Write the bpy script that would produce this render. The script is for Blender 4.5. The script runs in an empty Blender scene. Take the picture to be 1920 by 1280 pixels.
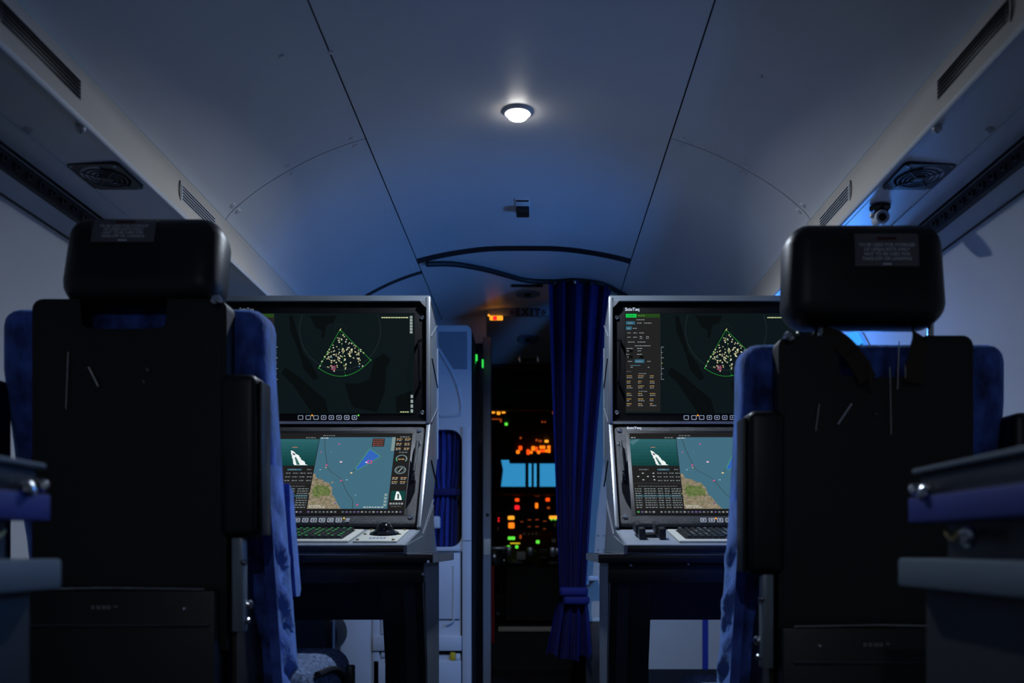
import bpy, bmesh, math, random
from mathutils import Vector, Matrix
random.seed(7)
SC = bpy.context.scene
COL = SC.collection

# ------------------------------------------------------------------ camera
# metres; X across the cabin, Y forward, Z up, floor at 0, centreline X = 0
FPX, CX, CY = 1714.0, 1008.0, 1027.0            # focal length and vanishing point in the 1920 x 1280 frame
CAM = Vector((0.055, 0.0, 0.75))
cd = bpy.data.cameras.new('camera')
cam = bpy.data.objects.new('camera', cd)
COL.objects.link(cam)
cam.location = CAM
cam.rotation_euler = (math.pi / 2, 0, 0)
cd.sensor_width = 36
cd.lens = FPX / 1920 * 36
cd.shift_x = -(CX - 960) / 1920
cd.shift_y = (CY - 640) / 1920
cd.clip_start = 0.02
cd.dof.use_dof = True
cd.dof.focus_distance = 2.75
cd.dof.aperture_fstop = 3.0
SC.camera = cam

# ------------------------------------------------------------------ sky, light, exposure
w = bpy.data.worlds.new('dusk_sky')
SC.world = w
w.use_nodes = True
w.node_tree.nodes['Background'].inputs[0].default_value = (0.035, 0.30, 0.60, 1)
w.node_tree.nodes['Background'].inputs[1].default_value = 0.95
vs = SC.view_settings
vs.view_transform = 'Standard'
vs.look = 'None'
vs.gamma = 1
vs.use_curve_mapping = False
vs.exposure = 0.15

def area(name, loc, direction, sx, sy, power, color, spread=math.pi):
    l = bpy.data.lights.new(name, 'AREA')
    l.shape = 'RECTANGLE'
    l.size, l.size_y, l.energy, l.color, l.spread = sx, sy, power, color, spread
    o = bpy.data.objects.new(name, l)
    COL.objects.link(o)
    o.location = loc
    if name.startswith('downlight'):
        l.shape = 'DISK'
    o.rotation_euler = Vector(direction).to_track_quat('-Z', 'Y').to_euler()
    return o

# the round ceiling lamp over the aisle, seen in the picture
area('downlight', (0, 2.52, 1.928), (0, 0, -1), 0.05, 0.05, 12.0, (0.76, 0.86, 1.0), math.radians(160))
# daylight from the blue pane seen past the raised headrest, flush with the sidewall
area('window_light', (1.072, 2.99, 1.335), (-1.0, 0.0, -0.46), 0.30, 0.28, 15.0, (0.07, 0.30, 1.0))
# unseen fill lamp added aft of the viewer, same kind as the aisle lamp
area('downlight_aft_fill', (0, -0.60, 1.93), (0, 0, -1), 0.05, 0.05, 7.0, (0.76, 0.86, 1.0), math.radians(160))

def at(px, py, y):
    return Vector((CAM.x + (px - CX) * y / FPX, y, CAM.z + (CY - py) * y / FPX))

# ------------------------------------------------------------------ materials
def srgb(r, g, b):
    f = lambda c: c / 12.92 if c <= 0.04045 else ((c + 0.055) / 1.055) ** 2.4
    return tuple(f(c / 255.0) for c in (r, g, b))

def mat(name, col, rough=0.5, metal=0.0, spec=0.5, vary=0.0, scale=20.0, bump=0.0, bscale=None, sheen=0.0, col2=None, stretch=None, coat=0.0):
    m = bpy.data.materials.new(name)
    m.use_nodes = True
    nt = m.node_tree
    b = nt.nodes['Principled BSDF']
    b.inputs['Base Color'].default_value = (*col, 1)
    b.inputs['Roughness'].default_value = rough
    b.inputs['Metallic'].default_value = metal
    b.inputs['Specular IOR Level'].default_value = spec
    if sheen:
        b.inputs['Sheen Weight'].default_value = sheen
        b.inputs['Sheen Tint'].default_value = (*[min(1, c * 3) for c in col], 1)
    if coat:
        b.inputs['Coat Weight'].default_value = coat
        b.inputs['Coat Roughness'].default_value = 0.08
    tc = nt.nodes.new('ShaderNodeTexCoord')
    src = tc.outputs['Object']
    if stretch:
        mp = nt.nodes.new('ShaderNodeMapping')
        mp.inputs['Scale'].default_value = stretch
        nt.links.new(src, mp.inputs[0])
        src = mp.outputs[0]
    if vary or col2:
        n = nt.nodes.new('ShaderNodeTexNoise')
        n.inputs['Scale'].default_value = scale
        n.inputs['Detail'].default_value = 5
        nt.links.new(src, n.inputs['Vector'])
        r = nt.nodes.new('ShaderNodeValToRGB')
        c2 = col2 if col2 else tuple(c * (1 - vary) for c in col)
        r.color_ramp.elements[0].position = 0.32
        r.color_ramp.elements[1].position = 0.68
        r.color_ramp.elements[0].color = (*c2, 1)
        r.color_ramp.elements[1].color = (*col, 1)
        nt.links.new(n.outputs['Fac'], r.inputs[0])
        nt.links.new(r.outputs[0], b.inputs['Base Color'])
    if bump:
        n2 = nt.nodes.new('ShaderNodeTexNoise')
        n2.inputs['Scale'].default_value = bscale or scale * 4
        n2.inputs['Detail'].default_value = 3
        nt.links.new(src, n2.inputs['Vector'])
        bp = nt.nodes.new('ShaderNodeBump')
        bp.inputs['Strength'].default_value = bump
        bp.inputs['Distance'].default_value = 0.003
        nt.links.new(n2.outputs['Fac'], bp.inputs['Height'])
        nt.links.new(bp.outputs[0], b.inputs['Normal'])
    return m

def glow(name, col, strength=1.0):
    m = bpy.data.materials.new(name)
    m.use_nodes = True
    b = m.node_tree.nodes['Principled BSDF']
    b.inputs['Base Color'].default_value = (0.01, 0.01, 0.01, 1)
    b.inputs['Roughness'].default_value = 0.3
    b.inputs['Emission Color'].default_value = (*col, 1)
    b.inputs['Emission Strength'].default_value = strength
    return m

def screen_material():
    m = bpy.data.materials.new('screen_picture')
    m.use_nodes = True
    nt = m.node_tree
    b = nt.nodes['Principled BSDF']
    b.inputs['Base Color'].default_value = (0.001, 0.001, 0.001, 1)
    b.inputs['Roughness'].default_value = 0.3
    b.inputs['Specular IOR Level'].default_value = 0.04
    a = nt.nodes.new('ShaderNodeAttribute')
    a.attribute_name = 'Col'
    n = nt.nodes.new('ShaderNodeTexNoise')
    n.inputs['Scale'].default_value = 140
    n.inputs['Detail'].default_value = 6
    tc = nt.nodes.new('ShaderNodeTexCoord')
    nt.links.new(tc.outputs['Object'], n.inputs['Vector'])
    s = nt.nodes.new('ShaderNodeMath'); s.operation = 'SUBTRACT'; s.inputs[1].default_value = 0.5
    nt.links.new(n.outputs['Fac'], s.inputs[0])
    inv = nt.nodes.new('ShaderNodeMath'); inv.operation = 'SUBTRACT'; inv.inputs[0].default_value = 1.0
    nt.links.new(a.outputs['Alpha'], inv.inputs[1])
    k = nt.nodes.new('ShaderNodeMath'); k.operation = 'MULTIPLY'
    nt.links.new(s.outputs[0], k.inputs[0]); nt.links.new(inv.outputs[0], k.inputs[1])
    k2 = nt.nodes.new('ShaderNodeMath'); k2.operation = 'MULTIPLY_ADD'
    k2.inputs[1].default_value = 5.0; k2.inputs[2].default_value = 1.0
    nt.links.new(k.outputs[0], k2.inputs[0])
    nt.links.new(a.outputs['Color'], b.inputs['Emission Color'])
    nt.links.new(k2.outputs[0], b.inputs['Emission Strength'])
    return m

M = {}
M['ceiling'] = mat('ceiling_paint', (0.66, 0.66, 0.66), 0.38, vary=0.06, scale=3, bump=0.03, bscale=260)
M['beige'] = mat('beige_plastic', (0.58, 0.52, 0.44), 0.55, vary=0.08, scale=4, bump=0.03, bscale=300)
M['soffit'] = mat('soffit_paint', (0.52, 0.54, 0.57), 0.42, vary=0.06, scale=5)
M['wall'] = mat('sidewall_trim', (0.50, 0.52, 0.55), 0.5, vary=0.08, scale=4, bump=0.04, bscale=200)
M['backing'] = mat('black_backing', (0.004, 0.004, 0.005), 0.9)
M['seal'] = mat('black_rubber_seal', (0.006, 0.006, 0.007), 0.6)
M['carpet'] = mat('dark_carpet', (0.005, 0.005, 0.008), 0.95, vary=0.4, scale=90, bump=0.4, bscale=400)
M['greypanel'] = mat('grey_panel', (0.60, 0.62, 0.65), 0.45, vary=0.08, scale=5, bump=0.03, bscale=300)
M['greypanel2'] = mat('grey_panel_dark', (0.25, 0.28, 0.33), 0.5, vary=0.08, scale=5)
M['silver'] = mat('brushed_aluminium', (0.55, 0.58, 0.62), 0.32, metal=0.85, vary=0.1, scale=30, stretch=(1, 1, 0.08))
M['console'] = mat('console_grey_paint', (0.22, 0.26, 0.31), 0.35, metal=0.35, vary=0.1, scale=12)
M['deck'] = mat('console_deck_paint', (0.34, 0.38, 0.45), 0.35, metal=0.2, vary=0.1, scale=15)
M['bezel'] = mat('black_bezel', (0.004, 0.004, 0.005), 0.5, spec=0.15, vary=0.1, scale=30)
M['black'] = mat('black_plastic', (0.006, 0.006, 0.007), 0.45, vary=0.2, scale=30)
M['blackgloss'] = mat('black_gloss', (0.004, 0.004, 0.005), 0.12)
M['table'] = mat('black_laminate', (0.008, 0.008, 0.011), 0.4, vary=0.2, scale=20)
M['tablegrey'] = mat('dark_grey_steel', (0.035, 0.04, 0.05), 0.4, metal=0.3, vary=0.15, scale=14)
M['crinkle'] = mat('crinkle_black_paint', (0.030, 0.031, 0.036), 0.38, spec=0.6, vary=0.35, scale=380, bump=0.7, bscale=520)
M['leather'] = mat('black_leather', (0.006, 0.006, 0.007), 0.42, vary=0.15, scale=60, bump=0.15, bscale=420)
M['shell'] = mat('black_shell', (0.004, 0.004, 0.0045), 0.5, vary=0.2, scale=40)
M['velvet'] = mat('blue_velvet', (0.07, 0.16, 0.70), 0.85, col2=(0.010, 0.02, 0.11), scale=34, bump=0.5, bscale=170, sheen=0.5, stretch=(1, 1, 0.5))
M['fabric'] = mat('blue_fabric', (0.10, 0.20, 0.86), 0.8, col2=(0.03, 0.06, 0.34), scale=14, bump=0.5, bscale=60, sheen=0.4)
M['tweed'] = mat('blue_tweed', (0.16, 0.24, 0.42), 0.9, col2=(0.012, 0.02, 0.06), scale=130, bump=0.5, bscale=300)
M['curtain'] = mat('navy_curtain', (0.007, 0.007, 0.105), 0.8, vary=0.3, scale=30, bump=0.2, bscale=300, sheen=0.3)
M['curtain2'] = mat('blue_curtain', (0.02, 0.035, 0.26), 0.7, vary=0.3, scale=25, bump=0.2, bscale=200, sheen=0.2)
M['chrome'] = mat('chrome', (0.75, 0.77, 0.80), 0.18, metal=1.0, vary=0.05, scale=40)
M['steel'] = mat('worn_steel', (0.35, 0.36, 0.38), 0.35, metal=0.9, vary=0.3, scale=60)
M['brass'] = mat('brass', (0.70, 0.52, 0.22), 0.3, metal=1.0, vary=0.1, scale=50)
M['bronze'] = mat('dark_bracket_metal', (0.07, 0.06, 0.055), 0.45, metal=0.6, vary=0.4, scale=15)
M['strap'] = mat('brown_webbing', (0.035, 0.025, 0.018), 0.8, vary=0.3, scale=120, bump=0.5, bscale=500)
M['keyframe'] = mat('cream_enamel', (0.62, 0.62, 0.55), 0.4, vary=0.06, scale=30)
M['key'] = mat('dark_key', (0.018, 0.022, 0.024), 0.4, vary=0.2, scale=50)
M['keygreen'] = glow('green_backlit_legend', srgb(50, 210, 90), 0.75)
M['keywhite'] = mat('white_legend', (0.6, 0.62, 0.62), 0.5)
M['white'] = mat('white_print', (0.75, 0.75, 0.75), 0.6)
M['placard'] = mat('placard_grey', (0.16, 0.15, 0.17), 0.6, vary=0.15, scale=30)
M['placardtext'] = mat('placard_lettering', (0.85, 0.87, 0.92), 0.6)
M['redprint'] = mat('red_print', (0.10, 0.012, 0.01), 0.6)
M['red'] = mat('red_paint', (0.16, 0.004, 0.006), 0.5, vary=0.2, scale=20)
M['armgrey'] = mat('grey_rail_paint', (0.14, 0.19, 0.24), 0.45, vary=0.1, scale=10)
M['armblue'] = mat('blue_trim', (0.02, 0.035, 0.30), 0.5, vary=0.15, scale=20)
M['yellow'] = mat('yellow_sticker', (0.70, 0.48, 0.02), 0.5)
M['lamp'] = glow('lamp_lens', (1.0, 0.97, 0.92), 22.0)
M['orange'] = glow('orange_indicator', srgb(255, 120, 20), 1.3)
M['amber'] = glow('amber_indicator', srgb(255, 160, 40), 1.2)
M['redor'] = glow('red_orange_indicator', srgb(250, 75, 15), 1.2)
M['redl'] = glow('red_indicator', srgb(250, 30, 40), 1.1)
M['dimor'] = glow('dim_orange_indicator', srgb(150, 60, 20), 0.9)
M['green'] = glow('green_glow', srgb(90, 220, 60), 1.1)
M['greend'] = glow('green_reflection_glow', srgb(50, 220, 80), 1.0)  # reflections on the door jamb, given as emission
M['yellowl'] = glow('yellow_indicator', srgb(220, 190, 30), 0.9)
M['pane'] = glow('daylit_pane', srgb(50, 140, 225), 1.4)
M['screen'] = screen_material()
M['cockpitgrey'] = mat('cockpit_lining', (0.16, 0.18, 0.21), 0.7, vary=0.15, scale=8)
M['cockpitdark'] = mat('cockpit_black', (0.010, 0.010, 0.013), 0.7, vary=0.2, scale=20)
M['lever'] = mat('lever_metal', (0.45, 0.50, 0.58), 0.3, metal=0.7, vary=0.2, scale=40)
g = bpy.data.materials.new('window_glass')
g.use_nodes = True
_nt = g.node_tree
_nt.nodes.remove(_nt.nodes['Principled BSDF'])
_t = _nt.nodes.new('ShaderNodeBsdfTransparent'); _t.inputs[0].default_value = (0.94, 0.96, 0.97, 1)
_g = _nt.nodes.new('ShaderNodeBsdfGlossy'); _g.inputs['Roughness'].default_value = 0.03
_m = _nt.nodes.new('ShaderNodeMixShader'); _m.inputs[0].default_value = 0.06
_nt.links.new(_t.outputs[0], _m.inputs[1]); _nt.links.new(_g.outputs[0], _m.inputs[2])
_nt.links.new(_m.outputs[0], _nt.nodes['Material Output'].inputs[0])
M['glass'] = g

# ------------------------------------------------------------------ mesh helpers
def origin_of(p):
    v = Vector((0, 0, 0))
    while p is not None:
        v += p.location
        p = p.parent
    return v

def obj(name, bm, m, parent=None, local=False, sharp=35, flat=False):
    """one mesh object from bm (world coordinates, or the parent's when local)"""
    bmesh.ops.recalc_face_normals(bm, faces=bm.faces)
    if parent is not None and not local:
        bmesh.ops.translate(bm, vec=-origin_of(parent), verts=bm.verts)
    me = bpy.data.meshes.new(name)
    bm.to_mesh(me)
    bm.free()
    ms = m if isinstance(m, (list, tuple)) else [m]
    for x in ms:
        me.materials.append(M[x])
    if not flat:
        me.polygons.foreach_set('use_smooth', [True] * len(me.polygons))
        me.set_sharp_from_angle(angle=math.radians(sharp))
    o = bpy.data.objects.new(name, me)
    COL.objects.link(o)
    o.parent = parent
    return o

def tag(o, label, cat, group=None):
    o['label'] = label
    o['category'] = cat
    if group:
        o['group'] = group
    return o

def thing(name, loc, label, cat, group=None):
    o = bpy.data.objects.new(name, None)
    COL.objects.link(o)
    o.location = loc
    o.empty_display_size = 0.05
    return tag(o, label, cat, group)

def struct(o):
    o['kind'] = 'structure'
    return o

def B():
    return bmesh.new()

def box(bm, x0, x1, y0, y1, z0, z1, r=0.0, seg=2):
    x0, x1 = min(x0, x1), max(x0, x1); y0, y1 = min(y0, y1), max(y0, y1); z0, z1 = min(z0, z1), max(z0, z1)
    d = bmesh.ops.create_cube(bm, size=1)
    vs_ = d['verts']
    for v in vs_:
        v.co = Vector(((x0 + x1) / 2 + v.co.x * (x1 - x0), (y0 + y1) / 2 + v.co.y * (y1 - y0), (z0 + z1) / 2 + v.co.z * (z1 - z0)))
    if r > 0:
        es = list({e for v in vs_ for e in v.link_edges})
        bmesh.ops.bevel(bm, geom=es, offset=min(r, 0.49 * min(x1 - x0, y1 - y0, z1 - z0)), segments=seg, affect='EDGES', profile=0.5)
    return bm

def bx(x0, x1, y0, y1, z0, z1, r=0.0, seg=2):
    return box(B(), x0, x1, y0, y1, z0, z1, r, seg)

def prism(bm, pts, vec):
    """closed polygon (list of Vector) swept by vec"""
    vec = Vector(vec)
    a = [bm.verts.new(p) for p in pts]
    b = [bm.verts.new(Vector(p) + vec) for p in pts]
    n = len(pts)
    bm.faces.new(a); bm.faces.new(b[::-1])
    for i in range(n):
        bm.faces.new((a[i], b[i], b[(i + 1) % n], a[(i + 1) % n]))
    return bm

def prism_x(pts, x0, x1, bm=None):
    return prism(bm or B(), [Vector((x0, p[0], p[1])) for p in pts], (x1 - x0, 0, 0))

def prism_y(pts, y0, y1, bm=None):
    return prism(bm or B(), [Vector((p[0], y0, p[1])) for p in pts], (0, y1 - y0, 0))

def tube(bm, pts, r, n=8, ry=None):
    pts = [Vector(p) for p in pts]
    rs = r if isinstance(r, (list, tuple)) else [r] * len(pts)
    rings = []
    for i, p in enumerate(pts):
        t = (pts[min(i + 1, len(pts) - 1)] - pts[max(i - 1, 0)]).normalized()
        up = Vector((0, 0, 1)) if abs(t.z) < 0.95 else Vector((0, 1, 0))
        u = t.cross(up).normalized()
        v = u.cross(t).normalized()
        k = ry if ry else 1
        rings.append([bm.verts.new(p + u * math.cos(a) * rs[i] + v * math.sin(a) * rs[i] * k) for a in [2 * math.pi * j / n for j in range(n)]])
    for a, b in zip(rings, rings[1:]):
        for j in range(n):
            bm.faces.new((a[j], a[(j + 1) % n], b[(j + 1) % n], b[j]))
    bm.faces.new(rings[0][::-1]); bm.faces.new(rings[-1])
    return bm

def tb(pts, r, n=8, ry=None):
    return tube(B(), pts, r, n, ry)

def lathe(bm, prof, center, axis, n=20):
    """prof: (radius, height along axis); capped where radius > 0 at the ends"""
    ax = Vector(axis).normalized()
    q = Vector((0, 0, 1)).rotation_difference(ax)
    c = Vector(center)
    rings = []
    for r, h in prof:
        if r < 1e-6:
            rings.append([bm.verts.new(c + q @ Vector((0, 0, h)))])
        else:
            rings.append([bm.verts.new(c + q @ Vector((r * math.cos(2 * math.pi * j / n), r * math.sin(2 * math.pi * j / n), h))) for j in range(n)])
    for a, b in zip(rings, rings[1:]):
        for j in range(n):
            k = (j + 1) % n
            if len(a) == 1 and len(b) == 1:
                continue
            if len(a) == 1:
                bm.faces.new((a[0], b[j], b[k]))
            elif len(b) == 1:
                bm.faces.new((a[j], b[0], a[k]))
            else:
                bm.faces.new((a[j], b[j], b[k], a[k]))
    if len(rings[0]) > 1: bm.faces.new(rings[0][::-1])
    if len(rings[-1]) > 1: bm.faces.new(rings[-1])
    return bm

def lt(prof, c, axis, n=20):
    return lathe(B(), prof, c, axis, n)

def rrect(x0, x1, z0, z1, r, n=5):
    out = []
    for cx, cz, a0 in ((x1 - r, z1 - r, 0), (x0 + r, z1 - r, 90), (x0 + r, z0 + r, 180), (x1 - r, z0 + r, 270)):
        for i in range(n + 1):
            a = math.radians(a0 + 90 * i / n)
            out.append((cx + r * math.cos(a), cz + r * math.sin(a)))
    return out

def fill_holes(loops, thick_vec, bm=None):
    """flat plate: first loop outer, the others holes; 3-D points; given thickness"""
    bm = bm or B()
    es = []
    for lp in loops:
        v = [bm.verts.new(p) for p in lp]
        es += [bm.edges.new((v[i], v[(i + 1) % len(v)])) for i in range(len(v))]
    bmesh.ops.triangle_fill(bm, use_beauty=True, use_dissolve=False, edges=es)
    r = bmesh.ops.extrude_face_region(bm, geom=list(bm.faces))
    bmesh.ops.translate(bm, vec=Vector(thick_vec), verts=[e for e in r['geom'] if isinstance(e, bmesh.types.BMVert)])
    return bm

def spline(pts, k=6):
    pts = [Vector(p) for p in pts]
    out = []
    for i in range(len(pts) - 1):
        p0, p1, p2, p3 = pts[max(i - 1, 0)], pts[i], pts[i + 1], pts[min(i + 2, len(pts) - 1)]
        for j in range(k):
            t = j / k
            out.append(0.5 * (2 * p1 + (p2 - p0) * t + (2 * p0 - 5 * p1 + 4 * p2 - p3) * t * t + (3 * p1 - p0 - 3 * p2 + p3) * t ** 3))
    out.append(pts[-1])
    return out

def text(name, body, loc, size, m, parent=None, rot=(math.pi / 2, 0, 0), align='CENTER', bold=0.0, sx=1.0):
    c = bpy.data.curves.new(name, 'FONT')
    c.body = body
    c.size = size
    c.align_x = align
    c.align_y = 'CENTER'
    c.extrude = 0.0002
    c.offset = bold
    c.resolution_u = 3
    c.materials.append(M[m])
    tmp = bpy.data.objects.new(name, c)
    COL.objects.link(tmp)
    me = bpy.data.meshes.new_from_object(tmp.evaluated_get(bpy.context.evaluated_depsgraph_get()))
    bpy.data.objects.remove(tmp)
    bpy.data.curves.remove(c)
    o = bpy.data.objects.new(name, me)
    COL.objects.link(o)
    o.parent = parent
    o.location = Vector(loc) - origin_of(parent)
    o.rotation_euler = rot
    o.scale = (sx, 1, 1)
    return o

def copies(name, base, parent, places):
    """copies of a mesh part at offsets, sharing its mesh"""
    for p in places:
        c = base.copy()
        COL.objects.link(c)
        c.parent = parent
        c.location = base.location + Vector(p)

# ------------------------------------------------------------------ cabin cross-section
CEIL = [(0, 1.953), (0.15, 1.950), (0.30, 1.930), (0.43, 1.900), (0.54, 1.862), (0.64, 1.813), (0.73, 1.757), (0.80, 1.700), (0.822, 1.672)]
COVE = [(0.822, 1.672), (0.828, 1.650), (0.827, 1.615), (0.815, 1.562)]
SOF1 = [(0.815, 1.560), (0.935, 1.553)]
SOF2 = [(0.937, 1.552), (0.987, 1.540)]
WALL = [(1.003, 1.495), (1.05, 1.43), (1.12, 1.29), (1.17, 1.12), (1.195, 0.92), (1.19, 0.62), (1.13, 0.30), (1.02, 0.0)]
CEILS = [tuple(v)[:2] for v in spline([(x, z, 0) for x, z in CEIL], 4)]
WALLS = [tuple(v)[:2] for v in spline([(x, z, 0) for x, z in WALL], 4)]
COVES = [tuple(v)[:2] for v in spline([(x, z, 0) for x, z in COVE], 4)]

def ceil_z(x):
    x = abs(x)
    for (xa, za), (xb, zb) in zip(CEILS, CEILS[1:]):
        if xa <= x <= xb:
            return za + (zb - za) * (x - xa) / max(xb - xa, 1e-9)
    return CEILS[-1][1]

def shell(pts, y0, y1, out=0.012):
    """thin curved panel following profile pts (x, z), thickened outwards"""
    n = len(pts)
    off = []
    for i, p in enumerate(pts):
        a, b = Vector(pts[max(i - 1, 0)]), Vector(pts[min(i + 1, n - 1)])
        t = (b - a).normalized()
        nrm = Vector((-t.y, t.x))
        c = Vector(p)
        if nrm.dot(c - Vector((0, 0.9))) < 0:
            nrm = -nrm
        off.append(c + nrm * out)
    bm = B()
    ra = [[bm.verts.new((p[0], y, p[1])) for p in pts] for y in (y0, y1)]
    rb = [[bm.verts.new((p[0], y, p[1])) for p in off] for y in (y0, y1)]
    for i in range(n - 1):
        bm.faces.new((ra[0][i], ra[0][i + 1], ra[1][i + 1], ra[1][i]))
        bm.faces.new((rb[0][i], rb[1][i], rb[1][i + 1], rb[0][i + 1]))
        for k in (0, 1):
            bm.faces.new((ra[k][i], rb[k][i], rb[k][i + 1], ra[k][i + 1]))
    for i in (0, n - 1):
        bm.faces.new((ra[0][i], ra[1][i], rb[1][i], rb[0][i]))
    return bm

def cut(x0, x1):
    """ceiling profile between |x| = x0 and x1"""
    return [(x0, ceil_z(x0))] + [p for p in CEILS if x0 < p[0] < x1] + [(x1, ceil_z(x1))]

def sgn(pts, s):
    return [(p[0] * s, p[1]) for p in pts]

YB, YF = -1.6, 4.62
# floor, backing, end wall
struct(obj('floor', bx(-1.4, 1.4, YB - 0.1, 7.6, -0.05, 0), 'carpet'))
ceiling = struct(obj('ceiling', shell([(-x, z + 0.02) for x, z in CEILS[::-1]] + [(x, z + 0.02) for x, z in CEILS[1:]], YB, YF + 0.6), 'backing'))
struct(obj('wall_back', bx(-1.4, 1.4, YB - 0.06, YB, 0, 2.1), 'greypanel2'))
# central ceiling panels
SEAM, GAP = 0.428, 0.0018
cen = [(-x, z) for x, z in cut(0, SEAM - GAP)[::-1]] + cut(0, SEAM - GAP)[1:]
for y0, y1 in ((YB, 3.645), (3.690, YF)):
    obj('ceiling_panel', shell(cen, y0, y1), 'ceiling', ceiling)
for s in (-1, 1):
    for y0, y1 in ((YB, 2.568), (2.572, 3.80 if s < 0 else YF), (3.822, YF))[: 3 if s < 0 else 2]:
        obj('ceiling_panel', shell(sgn(cut(SEAM + GAP, 0.8215), s), y0, y1), 'ceiling', ceiling)
# black seals across the ceiling
obj('seal', shell([(x, z - 0.003) for x, z in cen], 3.640, 3.695, 0.012), 'seal', ceiling)
obj('seal', shell([(x, z - 0.003) for x, z in sgn(cut(SEAM, 0.8), -1)], 3.797, 3.826, 0.012), 'seal', ceiling)
# domed screws in pairs either side of the side-panel joint, and lone ones
scr = None
def screw_at(x, y, z, parent, nx, nz, r=0.0095, m='ceiling', name='screw', local=False):
    return obj(name, lt([(r, -0.004), (r, 0.001), (r * 0.8, 0.003), (0, 0.0042)], (x, y, z), (nx, 0, nz), 14), m, parent)
for s in (-1, 1):
    for x in (0.462, 0.64, 0.795):
        for dy in (-0.022, 0.022):
            screw_at(s * x, 2.57 + dy, ceil_z(x), ceiling, -s * (0.25 + (x - 0.45)), -1)
    for px, py in (((725, 395), (772, 498)) if s < 0 else ((1215, 445),)):
        y = FPX * 1.14 / (CY - py)
        x = CAM.x + (px - CX) * y / FPX
        screw_at(x, y, ceil_z(x), ceiling, -s * 0.3, -1, 0.006)
for px, py in ((528, 136), (1428, 155), (620, 155)):
    y = FPX * 1.08 / (CY - py)
    x = CAM.x + (px - CX) * y / FPX
    screw_at(x, y, ceil_z(x), ceiling, -x, -1.2, 0.007, 'chrome' if px > 1000 else 'ceiling')
# cove strips, soffits, rails, sidewalls on both sides
for s, side in ((-1, 'left'), (1, 'right')):
    n = 1 if s < 0 else 2
    cv = struct(obj('trim_%d' % n, shell(sgn(COVES, s), YB, YF, 0.014), 'beige'))
    obj('edge_bead', tb([(s * 0.814, YB, 1.5605), (s * 0.814, YF, 1.5605)], 0.0045), 'soffit', cv)
    sf = struct(obj('trim_%d' % (n + 2), shell(sgn(SOF1, s), YB, YF, 0.014), 'soffit'))
    obj('soffit_edge', shell(sgn(SOF2, s), YB, YF, 0.014), 'soffit', sf)
    obj('edge_bead', tb([(s * 0.936, YB, 1.5515), (s * 0.936, YF, 1.5515)], 0.0016, 6), 'soffit', sf)
    obj('edge_bead', tb([(s * 0.992, YB, 1.533), (s * 0.992, YF, 1.533)], 0.0025, 6), 'soffit', sf)
    bm = bx(s * 0.990, s * 1.06, YB, YF, 1.495, 1.562)
    rail = obj('equipment_rail', bm, 'black', sf)
    base = None
    for i in range(30):
        y = 1.20 + i * 0.045
        if base is None:
            base = obj('rail_stud', lt([(0.008, 0), (0.008, 0.004), (0.005, 0.006), (0.005, 0.002), (0, 0.002)], (s * 0.990, y, 1.513), (-s, 0, -0.3), 10), 'tablegrey', rail)
        else:
            copies('rail_stud', base, rail, [(0, i * 0.045, 0)])
    wl = struct(obj('wall_' + side, shell(sgn(WALLS, s), YB, YF + 0.1, 0.02), 'wall'))
    obj('panel_joint', tb([(s * 1.0255, YB, 1.462), (s * 1.0255, YF, 1.462)], 0.0025, 6), 'seal', wl)
    struct(obj('baseboard_' + side, bx(s * 0.99, s * 1.06, YB, YF, 0, 0.12, 0.008), 'cockpitgrey'))

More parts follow.
